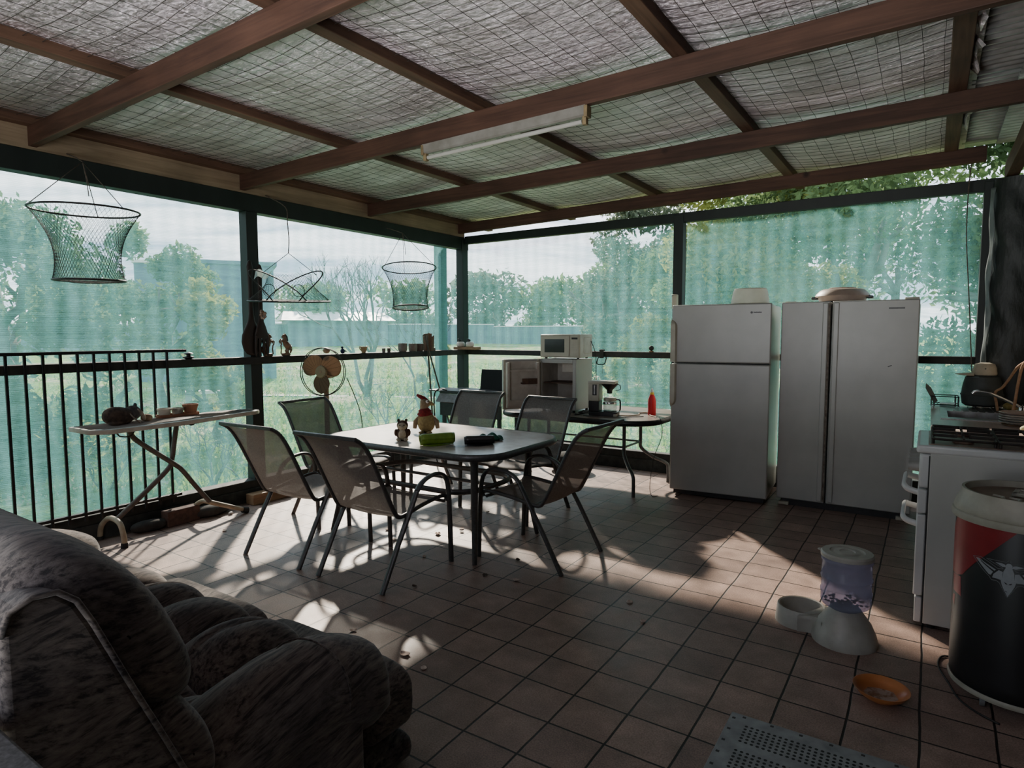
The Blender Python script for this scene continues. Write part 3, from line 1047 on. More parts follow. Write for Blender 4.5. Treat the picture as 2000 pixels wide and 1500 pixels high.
for x in (x1 + .001, x0 - .001):
    sb_(MB().tube([(x, y, z) for y, z in side[1:]], .0055, 6), 'piping')
for a_, b_ in ((-2.055, -1.205), (-2.985 - .13, -2.06)):
    sb_(loop_pillow(UP, a_, b_), 'back_pillow')
    sb_(loop_pillow(LO, a_, b_ + .012), 'lumbar_pillow')

# grey table end in the near left corner, behind the sofa
SPECK = pm('speckled_grey_laminate', (.20, .21, .21), .5, 0, (.10, .105, .105), 140)
st = thing('side_table', 'grey speckled table top corner behind the sofa in the near left corner', 'table', (-1.50, .10, 0))
MB().span((-.42, -.22, .825), (.62, .228, .86)).build('tabletop', SPECK, st, bevel=.006)
for x in (-.36, .56):
    for y in (-.17, .175):
        MB().span((x - .02, y - .02, 0), (x + .02, y + .02, .825)).build('leg', BLACKMETAL, st, bevel=.003)
# ---------------------------------------------------------------- fridges
def text_mark(name, w, h, mat, parent, pos, kind):
    """tiny badge on a door: a short dark strip, with a round dot before it when kind == 'dot'"""
    mb = MB()
    if kind == 'dot':
        mb.cyl((0, .0005, 0), (0, -.002, 0), h * .95, h * .95, 16)
        x = h * 1.5
        for k in range(9):
            ww = w * .09
            mb.span((x, -.0015, -h * .42), (x + ww * .8, .0005, h * (.42 if k % 3 else .6)))
            x += ww
    else:
        mb.span((0, -.0015, -h / 2), (w, .0005, h / 2))
        mb.add([], [])
    o = mb.build(name, mat, parent, smooth=False)
    o.location = pos
    return o

fr = thing('fridge', 'white top freezer fridge, left of the two tall fridges, yellowed handles on its left edge', 'fridge', (-1.921, 5.462, 0), math.radians(4.5))
W, D, Hh = .822, .70, 1.700
body = MB().span((.004, .075, .045), (W - .004, D, Hh - .006))
body.build('cabinet', WHITEENAMEL, fr, bevel=.012)
MB().span((.015, .060, .06), (W - .015, .076, Hh - .02)).build('gasket', GASKET, fr, smooth=False)
dz = 1.186
d1 = MB().span((0, 0, dz + .012), (W, .062, Hh)).build('freezer_door', WHITEENAMEL, fr, bevel=.010)
d2 = MB().span((0, 0, .052), (W, .062, dz)).build('fridge_door', WHITEENAMEL, fr, bevel=.010)
def side_handle(z0, z1, taper, parent):
    mb = MB()
    n = 16
    def fn(u, v):
        z = z0 + (z1 - z0) * u
        e = min(u, 1 - u) / .12 if taper == 'both' else ((1 - u) if taper == 'top' else u) / .14
        w = .046 * min(1, e ** .5 if e > 0 else 0)
        pr = .030 * min(1, e ** .5 if e > 0 else 0)
        prof = [(0, .004), (-.004, -pr), (w * .8, -pr), (w, -pr * .3), (w + .002, .004)]
        p = prof[int(round(v * 4))]
        return (p[0], p[1], z)
    mb.grid(fn, n, 4)
    return mb.build('handle', YELLOWED, parent, ang=50)
side_handle(dz + .015, 1.575, 'top', d1)
side_handle(.80, dz - .004, 'bottom', d2)
text_mark('badge', .08, .010, BLACKPLASTIC, d1, (.665, -.001, 1.625), 'dot')
MB().span((.03, .03, .012), (W - .03, .10, .048)).build('kick_plate', BLACKPLASTIC, fr, smooth=False)
for x in (.06, W - .06):
    for y in (.10, D - .08):
        MB().cyl((x, y, 0), (x, y, .046), .022).build('foot', BLACKPLASTIC, fr)
MB().span((.30, .062, dz - .002), (.36, .075, dz + .014)).build('hinge', GREYPLASTIC, fr, smooth=False)

sb = thing('side_by_side_fridge', 'wide white two door fridge at the right with a dark gap between its doors', 'fridge', (-1.044, 5.622, 0))
W, D, Hh = .965, .66, 1.705
MB().span((.004, .075, .05), (W - .004, D, Hh - .01)).build('cabinet', WHITEENAMEL, sb, bevel=.010)
MB().span((.012, .060, .06), (W - .012, .076, Hh - .02)).build('gasket', GASKET, sb, smooth=False)
xs = .372
dl = MB().span((0, 0, .062), (xs - .006, .062, Hh)).build('freezer_door', WHITEENAMEL, sb, bevel=.008)
dr = MB().span((xs + .006, 0, .062), (W, .062, Hh)).build('fridge_door', WHITEENAMEL, sb, bevel=.008)
# full-height grip strips either side of the gap
MB().span((xs - .062, -.010, .075), (xs - .022, .002, Hh - .012)).build('grip_strip', WHITEENAMEL, dl, bevel=.006)
MB().span((xs - .021, -.002, .075), (xs - .008, .004, Hh - .012)).build('rusty_edge', pm('rusty_white', (.30, .26, .22), .7, 0, (.10, .07, .05), 22), dl, smooth=False)
MB().span((xs + .016, -.010, .075), (xs + .056, .002, Hh - .012)).build('grip_strip', WHITEENAMEL, dr, bevel=.006)
text_mark('badge', .105, .012, GREYPLASTIC, dr, (.765, -.0015, 1.640), 'strip')
MB().bar((.775, -.0005, 1.192), (.800, -.0005, 1.204), .003, .006).build('scratch', BLACKPLASTIC, dr, smooth=False)
MB().span((W - .10, .02, Hh - .001), (W - .005, .11, Hh + .016)).build('hinge_cover', YELLOWED, sb, bevel=.006)
MB().span((.02, .04, Hh - .001), (.10, .10, Hh + .008)).build('hinge_cover', YELLOWED, sb, bevel=.003)
MB().span((.03, .05, .0), (W - .03, .11, .058)).build('kick_plate', BLACKPLASTIC, sb, smooth=False)
for x in (.05, W - .06):
    MB().span((x - .035, .015, .004), (x + .045, .07, .03)).build('foot', YELLOWED, sb, bevel=.004)
    MB().cyl((x, D - .06, 0), (x, D - .06, .055), .02).build('castor', BLACKPLASTIC, sb)

# on the fridges
BUCK = m_clear('milky_plastic', (.82, .83, .80), .72, .4)
b = thing('plastic_tub', 'upturned milky plastic tub standing on top of the left tall fridge', 'tub', (-1.335, 5.78, 1.6985))
prof = [(.168, 0), (.170, .008), (.160, .012), (.142, .118), (.132, .134), (.06, .136), (0, .136)]
MB().lathe(prof, n=40, sx=1, sy=.82).build('tub_wall', BUCK, b, ang=50, solid=.003)
MB().lathe([(.168, .0), (.178, .003), (.178, .012), (.166, .012)], n=40, sy=.82, caps=False).build('rim', YELLOWED, b)
MB().tube([(.13 * math.cos(t), .106 * math.sin(t), .139) for t in np.linspace(0, 6.28, 33)[:-1]], .004, 6, closed=True).build('base_ridge', YELLOWED, b)

PAN = pm('beige_enamel', (.46, .36, .30), .45, 0, (.34, .25, .20), 8)
PANB = pm('dark_pan_base', (.05, .042, .038), .5, .3, (.025, .02, .018), 16)
c = thing('electric_frypan', 'lidded beige round electric frypan standing on top of the wide fridge', 'frypan', (-.632, 5.92, 1.694))
MB().lathe([(.0, .014), (.13, .014), (.155, .022), (.175, .055), (.185, .062)], n=40).build('pan', PANB, c)
MB().lathe([(.200, .052), (.206, .062), (.196, .080), (.170, .108), (.150, .119), (.105, .124), (.102, .118), (.06, .117), (.0, .117)], n=44).build('lid', PAN, c, ang=30)
MB().lathe([(.172, .020), (.186, .056), (.200, .058), (.198, .050)], n=44, caps=False).build('skirt', PAN, c)
MB().lathe([(.10, .122), (.105, .128), (.098, .132), (.092, .126)], n=36, caps=False).build('lid_ring', PAN, c)
for s in (-1, 1):
    MB().box((s * .205, 0, .050), (.045, .10, .022)).build('handle', BLACKPLASTIC, c, bevel=.006)
for a in range(4):
    x, y = .115 * math.cos(a * PI / 2 + .4), .115 * math.sin(a * PI / 2 + .4)
    MB().cyl((x, y, .011), (x, y, .03), .016).build('foot', YELLOWED, c)

w = thing('mounting_block', 'small white weathered block fixed on the post beside the left fridge', 'bracket', (-2.170, 6.255, 1.70))
MB().span((-.030, -.03, 0), (.022, .034, .145)).build('block', YELLOWED, w, bevel=.01)
MB().cyl((-.02, -.031, .13), (-.02, -.038, .13), .006, n=10).build('screw', STEEL, w)

# ---------------------------------------------------------------- back table with the small fridge
BTOP = pm('worn_brown_tabletop', (.26, .19, .155), .35, 0, (.16, .11, .09), 8, bmp=.1)
bt = thing('back_table', 'brown topped patio table by the far wall holding the small fridge and coffee maker', 'table', (-2.95, 5.58, 0))
bx0, bx1, by0, by1 = -.66, .99, -.53, .55
MB().prism(rrect(bx0 + .02, bx1 - .02, by0 + .02, by1 - .02, .30, 10), .012, Matrix.Translation((0, 0, .680))).build('tabletop', BTOP, bt, ang=40)
MB().tube([(x, y, .668) for x, y in rrect(bx0 + .012, bx1 - .012, by0 + .012, by1 - .012, .31, 10)], .024, 8, closed=True, flat=(.75, 1.05), up=(0, 0, 1)).build('rim', BLACKMETAL, bt, ang=60)
for sx in (-1, 1):
    for sy in (-1, 1):
        x0_ = .62 if sx > 0 else -.42
        y0_ = sy * .20
        fx, fy = (.80, -.40) if sy < 0 else (.86, .32)
        fx = fx if sx > 0 else -fx + .22
        pth = smooth_path([(x0_, y0_, .655), (x0_, y0_, .42), (x0_ * 1.01, y0_ * 1.05, .335), (x0_ + (fx - x0_) * .45, y0_ + (fy - y0_) * .45, .25),
                           (x0_ + (fx - x0_) * .93, y0_ + (fy - y0_) * .93, .19), (fx, fy, .12), (fx, fy, 0)], 4)
        MB().tube(pth, .0165, 10).build('leg', CHAIRMETAL, bt, ang=60)
for z in (.40, .60):
    MB().tube([(x, y, z) for x, y in rrect(-.42, .62, -.20, .20, .04, 3)], .010, 6, closed=True).build('frame_ring', CHAIRMETAL, bt, ang=60)
BZ = .692

mf = thing('bar_fridge', 'small white bar fridge with its door hanging open on the far table', 'fridge', (-3.205, 5.30, BZ), math.radians(2))
W, D, Hh = .405, .37, .515
th = .035
sh = MB()
sh.span((0, 0, .03), (th, D, Hh)); 
shell = MB()
shell.span((0, 0, .025), (th, D, Hh)).span((W - th, 0, .025), (W, D, Hh)).span((th, 0, Hh - th - .005), (W - th, D, Hh)).span((th, 0, .025), (W - th, D, .07)).span((th, D - .03, .07), (W - th, D, Hh - th - .005))
shell.build('cabinet', WHITEENAMEL, mf, bevel=.004)
LIN = pm('stained_fridge_lining', (.66, .62, .55), .5, 0, (.46, .41, .35), 7)
ln = MB()
e = .002
ln.span((th, .004, .07), (th + e, D - .03, Hh - th - .005)).span((W - th - e, .004, .07), (W - th, D - .03, Hh - th - .005)).span((th, D - .034, .07), (W - th, D - .03, Hh - th - .005)).span((th, .004, .07), (W - th, D - .03, .074))
ln.build('lining', LIN, mf, smooth=False)
RUST = pm('rusty_brown_shelf', (.13, .07, .045), .7, 0, (.05, .028, .02), 20)
MB().span((th, .03, .275), (W - th, D - .04, .287)).build('shelf', RUST, mf, bevel=.002)
MB().span((th + .004, .01, .0745), (W - th - .004, D - .04, .082)).build('rusty_floor', RUST, mf, smooth=False)
MB().span((.205, .10, .385), (W - th - .01, .30, Hh - th - .006)).build('ice_box', LIN, mf, bevel=.006)
for x in (.04, W - .04):
    for y in (.04, D - .04):
        MB().cyl((x, y, 0), (x, y, .027), .014).build('foot', BLACKPLASTIC, mf)
MB().cyl((.02, -.002, Hh - .03), (.02, -.014, Hh - .03), .012).build('hinge', YELLOWED, mf)
# the open door, hinged on the left edge
Md = Matrix.Translation((.0, -.004, 0)) @ rotz(math.radians(180 + 52))
dm = MB()
dm.add([], [])
dW = .375
dm.span((0, -.02, .03), (dW, .015, Hh))
do = MB(); do.v = [tuple(Md @ Vector(p)) for p in dm.v]; do.f = dm.f
door = do.build('door', WHITEENAMEL, mf, bevel=.006)
def dpart(name, boxes, m):
    q = MB()
    for a, b_ in boxes:
        q.span(a, b_)
    q.v = [tuple(Md @ Vector(p)) for p in q.v]
    return q.build(name, m, door, smooth=False)
# the lining side faces towards the cabinet (+y before the swing is -y after it)
dpart('door_lining', [((.022, .015, .05), (dW - .022, .030, Hh - .02)), ((.022, .03, .05), (.045, .075, Hh - .03)), ((dW - .045, .03, .05), (dW - .022, .075, Hh - .03))], LIN)
dpart('door_shelf', [((.045, .03, .065), (dW - .045, .080, .085)), ((.045, .072, .085), (dW - .045, .080, .125))], LIN)
dpart('door_shelf', [((.045, .03, .275), (.20, .080, .290)), ((.045, .072, .29), (.20, .080, .33))], RUST)
dpart('egg_rack', [((.045, .03, .40), (dW - .05, .07, .415))], LIN)
dpart('door_gasket', [((.004, .015, .034), (.022, .024, Hh - .004))], YELLOWED)
dpart('door_gasket', [((dW - .022, .015, .034), (dW - .004, .024, Hh - .004))], YELLOWED)

MWC = pm('cream_microwave_shell', (.55, .52, .42), .4, 0, (.46, .43, .34), 6)
mw = thing('microwave_oven', 'cream microwave oven standing on the open bar fridge', 'microwave', (-3.195, 5.315, BZ + Hh + .003), math.radians(2))
W2, D2, H2 = .425, .29, .235
MB().span((0, .012, .012), (W2, D2, H2)).build('case', pm('white_microwave_case', (.66, .65, .61), .4), mw, bevel=.006)
MB().span((0, 0, .012), (W2, .013, H2 - .002)).build('front_panel', MWC, mw, bevel=.004)
dr_ = MB().span((.012, -.010, .022), (.318, .001, H2 - .012)).build('door', MWC, mw, bevel=.004)
MB().span((.052, -.0115, .062), (.268, -.009, .190)).build('window', pm('dark_oven_glass', (.03, .032, .036), .12, 0, (.015, .016, .018), 4), dr_, bevel=.001)
pn = MB().span((.328, -.006, .022), (.418, .001, H2 - .012)).build('control_panel', MWC, mw, bevel=.003)
MB().span((.342, -.0075, .188), (.405, -.005, .206)).build('display', BLACKPLASTIC, pn, smooth=False)
for i in range(5):
    for j in range(3):
        MB().span((.342 + j * .022, -.0075, .055 + i * .024), (.359 + j * .022, -.0055, .070 + i * .024)).build('button', YELLOWED, pn, smooth=False)
MB().tube([(W2 + .0008, y, z) for y, z in rrect(.09, .25, .05, .205, .02, 4)], .0018, 6, closed=True).build('side_embossing', YELLOWED, mw)
for x in (.04, W2 - .04):
    for y in (.05, D2 - .05):
        MB().cyl((x, y, 0), (x, y, .013), .012).build('foot', BLACKPLASTIC, mw)
q = MB().grid(lambda u, v: (-.07 + .14 * u, -.05 + .10 * v, .001 + .006 * math.sin(7 * u) ** 2), 8, 6).build('paper_scrap', pm('stained_paper', (.50, .36, .24), .8), ang=180, solid=.002)
q.location = (-3.225, 5.315 - .085 + .03, BZ + Hh + .002)
q.location = (-3.20, 5.345, BZ + Hh + .002); q.rotation_euler = (0, 0, .3)
tag(q, 'scrap of stained paper caught under the microwave on the bar fridge', 'paper')

# coffee maker
cm = thing('coffee_maker', 'old white and black drip coffee maker standing on the far table', 'coffee maker', (-2.520, 5.35, BZ), math.radians(12))
bm_ = MB().prism(rrect(-.135, .135, -.075, .075, .03, 5), .038)
bm_.build('base', BLACKPLASTIC, cm, bevel=.004)
MB().cyl((.055, 0, .038), (.055, 0, .046), .062, .062, 28).build('hot_plate', BLACKMETAL, cm)
MB().span((-.135, -.070, .038), (-.035, .070, .135)).build('lower_tower', BLACKPLASTIC, cm, bevel=.006)
tw = MB().span((-.137, -.072, .135), (-.033, .072, .300)).build('water_tower', YELLOWED, cm, bevel=.006)
MB().span((-.095, -.0745, .19), (-.055, -.071, .290)).build('water_gauge', BLACKPLASTIC, tw, smooth=False)
MB().span((-.082, -.0765, .20), (-.070, -.073, .282)).build('gauge_tube', STEEL, tw, smooth=False)
MB().span((-.140, -.074, .296), (.115, .074, .322)).build('lid', YELLOWED, cm, bevel=.006)
MB().lathe([(.024, .205), (.026, .235), (.078, .290), (.080, .297)], (.050, 0, 0), 28).build('filter_funnel', BLACKPLASTIC, cm)
MB().tube(smooth_path([(.115, 0, .292), (.145, 0, .285), (.150, 0, .245), (.105, 0, .235)], 3), .004, 6).build('funnel_handle', GREYPLASTIC, cm)
GLASS = m_clear('carafe_glass', (.86, .90, .89), .16, .05)
cf = MB().lathe([(.0, .048), (.055, .048), (.062, .058), (.062, .115), (.055, .140)], (.055, 0, 0), 28).build('carafe', GLASS, cm, ang=40, solid=.002)
MB().lathe([(.056, .136), (.060, .140), (.060, .160), (.050, .168), (.0, .168)], (.055, 0, 0), 28).build('carafe_lid', YELLOWED, cf)
MB().lathe([(.0635, .108), (.0645, .110), (.0645, .122), (.0635, .124)], (.055, 0, 0), 28, caps=False).build('carafe_band', CHROME, cf)
MB().tube(smooth_path([(.110, 0, .150), (.140, 0, .148), (.150, 0, .13), (.150, 0, .06), (.142, 0, .052)], 3), .011, 8, flat=(1, .7)).build('carafe_handle', BLACKPLASTIC, cf)

rb = thing('sauce_bottle', 'red squeeze bottle with a yellow neck and white tip on the far table', 'bottle', (-2.150, 5.60, BZ))
MB().lathe([(.0, 0), (.036, 0), (.038, .01), (.038, .12), (.034, .15), (.022, .185), (.018, .195)], n=26).build('bottle', pm('bright_red_plastic', (.62, .012, .022), .35, 0, (.5, .01, .02), 6), rb)
MB().lathe([(.019, .192), (.019, .207), (.014, .214)], n=20).build('neck', pm('yellow_plastic', (.72, .52, .05), .4), rb)
MB().lathe([(.014, .212), (.013, .225), (.006, .245), (.004, .252), (0, .252)], n=16).build('nozzle', pm('white_plastic', (.75, .75, .73), .4), rb)

# cords lying about on the table
CORD = pm('grey_flex', (.09, .085, .08), .6)
CORDB = pm('black_flex', (.014, .014, .014), .55)
CORDT = pm('tan_flex', (.36, .27, .18), .6)
def cord(name, label, pts, r, m, cat='cord', parent=None):
    if parent is not None:
        return MB().tube(smooth_path(pts, 5), r, 6).build(name, m, parent, world=parent, ang=180)
    o = MB().tube(smooth_path(pts, 5), r, 6).build(name, m, ang=180, loc=pts[0])
    return tag(o, label, cat)
z = BZ + .006
cord('power_cord', 'tangle of black flex between the bar fridge and the coffee maker', [(-2.77, 5.26, z), (-2.74, 5.20, z), (-2.69, 5.30, z + .01), (-2.75, 5.37, z + .02), (-2.70, 5.44, z), (-2.64, 5.33, z + .008), (-2.72, 5.24, z + .016), (-2.76, 5.33, z + .012), (-2.74, 5.42, z + .014)], .006, CORDB)
cord('power_cord', 'thin tan flex lying across the far table towards the red bottle', [(-2.36, 5.32, z + .006), (-2.30, 5.38, z), (-2.24, 5.50, z), (-2.28, 5.62, z), (-2.22, 5.68, z), (-2.12, 5.50, z), (-2.03, 5.42, z + .004)], .005, CORDT)
cord('power_cord', 'grey flex lying along the front of the far table', [(-2.66, 5.20, z), (-2.55, 5.17, z), (-2.40, 5.20, z), (-2.25, 5.30, z), (-2.16, 5.42, z)], .004, CORD)
cord('trailing_flex', 'thin dark cord hanging from the far table beside the left fridge', [(-2.03, 5.36, .700), (-1.955, 5.30, .702), (-1.940, 5.30, .55), (-2.02, 5.33, .35), (-2.06, 5.36, .16), (-2.05, 5.32, .05), (-2.01, 5.28, .006), (-1.98, 5.33, .006)], .003, CORDB)
cord('power_cord', '', [(-2.762, 5.55, 1.38), (-2.755, 5.64, 1.25), (-2.768, 5.68, 1.05), (-2.755, 5.66, .85), (-2.765, 5.62, .72), (-2.73, 5.56, .70)], .004, CORDB, parent=mw)
pl = MB().span((-.016, -.012, 0), (.016, .012, .022)).build('plug', YELLOWED, bevel=.003)
pl.location = (-2.385, 5.30, BZ); tag(pl, 'cream plug at the end of the tan flex beside the coffee maker', 'plug')

# junk on the floor below the far table
JUNK = pm('dark_dusty_cloth', (.06, .055, .05), .95, 0, (.02, .018, .017), 12, bmp=.6)
jb = MB().sell((0, 0, .10), (.22, .16, .10), .9, .9, 26, 14, None, lambda p: p * (1 + .14 * math.sin(9 * p.x + 4) * math.sin(11 * p.y + 2 + 6 * p.z)))
o = jb.build('dark_bag', JUNK, ang=180); o.location = (-3.15, 5.85, 0)
tag(o, 'dark crumpled bag lying on the floor under the far table', 'bag')

# ---------------------------------------------------------------- dark trolley with a black panel
tr = thing('barbecue_trolley', 'dark metal trolley with a grey sloping front and a side shelf in the far corner', 'trolley', (-4.20, 5.53, 0))
MB().span((-.30, -.20, .80), (.52, .20, .835)).build('top', BLACKMETAL, tr, bevel=.005)
ap = MB(); ap.add([(-.30, -.20, .80), (.52, -.20, .80), (.52, -.27, .715), (-.30, -.27, .715), (-.30, -.20, .70), (.52, -.20, .70)], [(0, 3, 2, 1), (3, 4, 5, 2), (0, 4, 3), (1, 2, 5)])
ap.build('sloping_front', pm('grey_hammered_paint', (.16, .15, .15), .5, .2, (.10, .095, .09), 30), tr, smooth=False)
MB().span((-.30, -.20, .56), (.52, -.18, .70)).build('front_panel', BLACKMETAL, tr, bevel=.003)
MB().span((-.49, -.17, .815), (-.295, .17, .830)).build('side_shelf', BLACKMETAL, tr, bevel=.004)
MB().tube(smooth_path([(-.31, -.12, .80), (-.35, -.12, .81), (-.345, -.12, .72), (-.305, -.12, .64)], 4), .011, 6).build('shelf_bracket', BLACKMETAL, tr)
for x in (-.26, .48):
    for y in (-.17, .16):
        MB().span((x - .018, y - .018, 0), (x + .018, y + .018, .80)).build('leg', BLACKMETAL, tr, bevel=.003)
MB().span((-.26, -.165, .20), (.48, .155, .215)).build('lower_shelf', BLACKMETAL, tr, bevel=.003)
pnl = thing('black_screen', 'black flat screen leaning upright on the dark trolley beside the open fridge door', 'screen', (-4.06, 5.55, .8355))
R = Matrix.Rotation(math.radians(-9), 4, 'X')
MB().box((.155, .0, .116), (.40, .018, .235), R).build('panel', pm('black_screen_matt', (.008, .0085, .009), .6, spec=.2), pnl, bevel=.004)
MB().box((.155, .03, .006), (.40, .12, .012)).build('base', BLACKPLASTIC, pnl, bevel=.003)
cord('gas_hose', '', [(-4.40, 5.33, .836), (-4.47, 5.30, .85), (-4.53, 5.28, .80), (-4.54, 5.28, .62), (-4.53, 5.29, .38), (-4.54, 5.30, .12), (-4.50, 5.30, .012), (-4.42, 5.30, .012)], .008, CORDB, parent=tr)

# ---------------------------------------------------------------- cooker
sv = thing('gas_cooker', 'white freestanding gas cooker with dirty hob, seen from its side at the right', 'cooker', (-.035, 3.60, 0))
Wd, Dp = .56, .62           # local: x = depth from the front (handles at -x), y = width
MB().span((.055, 0, .03), (Dp, Wd, .875)).build('side_body', pm('grey_white_enamel', (.46, .455, .43), .35, 0, (.40, .395, .37), 3), sv, bevel=.004)
fr_ = pm('white_enamel_front', (.60, .60, .60), .3, 0, (.52, .52, .52), 4)
MB().span((.012, .004, .70), (.062, Wd - .004, .868)).build('control_fascia', fr_, sv, bevel=.014, seg=3)
gd = MB().span((.010, .004, .575), (.050, Wd - .004, .694)).build('griller_door', fr_, sv, bevel=.006)
od = MB().span((.010, .004, .165), (.050, Wd - .004, .568)).build('oven_door', fr_, sv, bevel=.006)
MB().span((.018, .004, .03), (.050, Wd - .004, .158)).build('bottom_drawer', fr_, sv, bevel=.006)
MB().span((.050, .002, .02), (.056, Wd - .002, .86)).build('dark_gap', BLACKMETAL, sv, smooth=False)
for nm, par, z in (('griller_door', gd, .66), ('oven_door', od, .500)):
    hp = smooth_path([(.014, .09, z), (-.030, .10, z + .01), (-.048, .13, z + .022), (-.050, .20, z + .026), (-.050, Wd - .20, z + .026), (-.048, Wd - .13, z + .022), (-.030, Wd - .10, z + .01), (.014, Wd - .09, z)], 4)
    MB().tube(hp, .013, 8, flat=(.8, 1.2)).build('handle', fr_, par, ang=60)
# a side handle shape reads as a hook from the end
for k in range(5):
    y = .07 + k * .105
    kb = MB().tube([(.016, y, .795), (-.012, y, .795), (-.034, y, .795)], [.028, .026, .022], 16)
    kb.box((-.036, y, .795), (.012, .010, .044))
    kb.build('knob', pm('ribbed_grey_knob', (.33, .32, .30), .5), sv, ang=40)
ht = MB()
ht.span((-.002, -.006, .872), (Dp, Wd + .006, .912))
hob = ht.build('hob', fr_, sv, bevel=.012, seg=3)
GRIME = pm('greasy_brown_hob', (.30, .20, .155), .4, 0, (.12, .075, .06), 12, bmp=.2)
MB().span((.045, .03, .905), (Dp - .03, Wd - .03, .915)).build('hob_tray', GRIME, hob, bevel=.004)
CAST = pm('cast_iron', (.016, .014, .013), .6, .3, (.03, .022, .018), 40)
for bx in (.185, .445):
    for by in (.155, .405):
        MB().lathe([(0, .915), (.042, .915), (.045, .922), (.040, .928), (0, .930)], (bx, by, 0), 24).build('burner', GRIME, hob)
for bx in (.185, .445):
    tv = MB()
    x0_, x1_, y0_, y1_ = bx - .125, bx + .125, .04, .52
    zt = .944
    tv.tube([(x, y, zt - .004) for x, y in rrect(x0_, x1_, y0_, y1_, .02, 3)], .006, 6, closed=True)
    for by in (.155, .405):
        for a in range(4):
            ca, sa = math.cos(a * PI / 2), math.sin(a * PI / 2)
            tv.bar((bx + .024 * ca, by + .024 * sa, zt), (bx + .125 * ca, by + .11 * sa, zt), .008, .014)
            tv.bar((bx + .024 * ca, by + .024 * sa, zt + .016), (bx + .030 * ca, by + .030 * sa, zt - .004), .007, .007)
        tv.bar((x0_, by + .125, zt), (x1_, by + .125, zt), .008, .012)
    for x in (x0_ + .004, x1_ - .004):
        for y in (y0_ + .02, y1_ - .02):
            tv.cyl((x, y, .914), (x, y, zt), .006, n=8)
    tv.build('trivet', CAST, hob, ang=50)
for y in (.05, Wd - .05):
    for x in (.09, Dp - .05):
        MB().cyl((x, y, 0), (x, y, .032), .018).build('foot', BLACKPLASTIC, sv)

# ---------------------------------------------------------------- sink bench
BENCH = m_wood('pinkish_bench_timber', (.70, .53, .47), (.46, .33, .29), 1, .28)
sk = thing('sink_bench', 'bench with a pinkish timber top and steel sink behind the cooker', 'bench', (.02, 4.45, 0))
BL, BD = 1.60, .64
hx0, hx1, hy0, hy1 = .075, .47, .62, 1.56
tp = MB()
for a, b_ in (((0, 0, .845), (hx0, BL, .880)), ((hx1, 0, .845), (BD, BL, .880)), ((hx0, 0, .845), (hx1, hy0, .880)), ((hx0, hy1, .845), (hx1, BL, .880))):
    tp.span(a, b_)
tp.build('bench_top', BENCH, sk, smooth=False)
MB().span((.02, .02, .08), (BD - .01, .05, .845)).span((.02, BL - .05, .08), (BD - .01, BL - .02, .845)).build('end_panels', pm('stained_cream_panel', (.36, .32, .25), .7, 0, (.22, .19, .14), 7), sk, smooth=False)
for k in range(3):
    y0_ = .05 + k * .50
    dd = MB().span((.012, y0_ + .005, .10), (.030, y0_ + .493, .835)).build('door', pm('cream_cupboard_door', (.42, .39, .32), .6), sk, bevel=.003)
    MB().cyl((.012, y0_ + .08, .62), (-.012, y0_ + .08, .62), .011).build('knob', CHROME, dd)
MB().span((.05, .05, 0), (BD - .02, BL - .05, .10)).build('plinth', BLACKPLASTIC, sk, smooth=False)
sm = MB()
# pressed steel sink: flange, bowl and drainer
by0, by1 = .68, 1.12
sm.span((hx0 - .02, hy0 - .02, .880), (hx0 + .02, hy1 + .02, .886)).span((hx1 - .02, hy0 - .02, .880), (hx1 + .02, hy1 + .02, .886))
sm.span((hx0 + .02, hy0 - .02, .880), (hx1 - .02, by0, .886)).span((hx0 + .02, by1, .878), (hx1 - .02, hy1 + .02, .882))
bowl = [(by0, .884), (by0 + .01, .75), (by1 - .01, .75), (by1, .884)]
sm.span((hx0 + .02, by0 + .0, .740), (hx1 - .02, by1, .745)).span((hx0 + .018, by0, .745), (hx0 + .022, by1, .884)).span((hx1 - .022, by0, .745), (hx1 - .018, by1, .884)).span((hx0 + .02, by0 - .002, .745), (hx1 - .02, by0 + .002, .884)).span((hx0 + .02, by1 - .002, .745), (hx1 - .02, by1 + .002, .884))
for k in range(7):
    x = hx0 + .06 + k * .048
    sm.span((x, by1 + .04, .882), (x + .012, hy1 - .02, .886))
sm.build('sink', STEEL, sk, smooth=False)
MB().lathe([(.022, .7455), (.022, .750), (.0, .750)], ((hx0 + hx1) / 2, (by0 + by1) / 2, 0), 18).build('plughole', BLACKMETAL, sk)
tap = thing('tap', 'chrome swan neck tap reaching over the steel sink', 'tap', (.545, 5.62, .881))
MB().lathe([(.03, 0), (.03, .01), (.02, .02), (.018, .05), (.0, .055)], n=18).build('tap_body', CHROME, tap)
MB().tube(smooth_path([(0, 0, .045), (-.03, 0, .062), (-.10, 0, .100), (-.18, -.01, .138), (-.235, -.01, .150), (-.27, -.01, .146), (-.280, -.01, .132)], 4), .011, 10).build('spout', CHROME, tap, ang=60)
for s in (-1, 1):
    MB().bar((0, s * .02, .05), (.01, s * .075, .062), .012, .010).build('lever', CHROME, tap, bevel=.003)
KZ = .8805
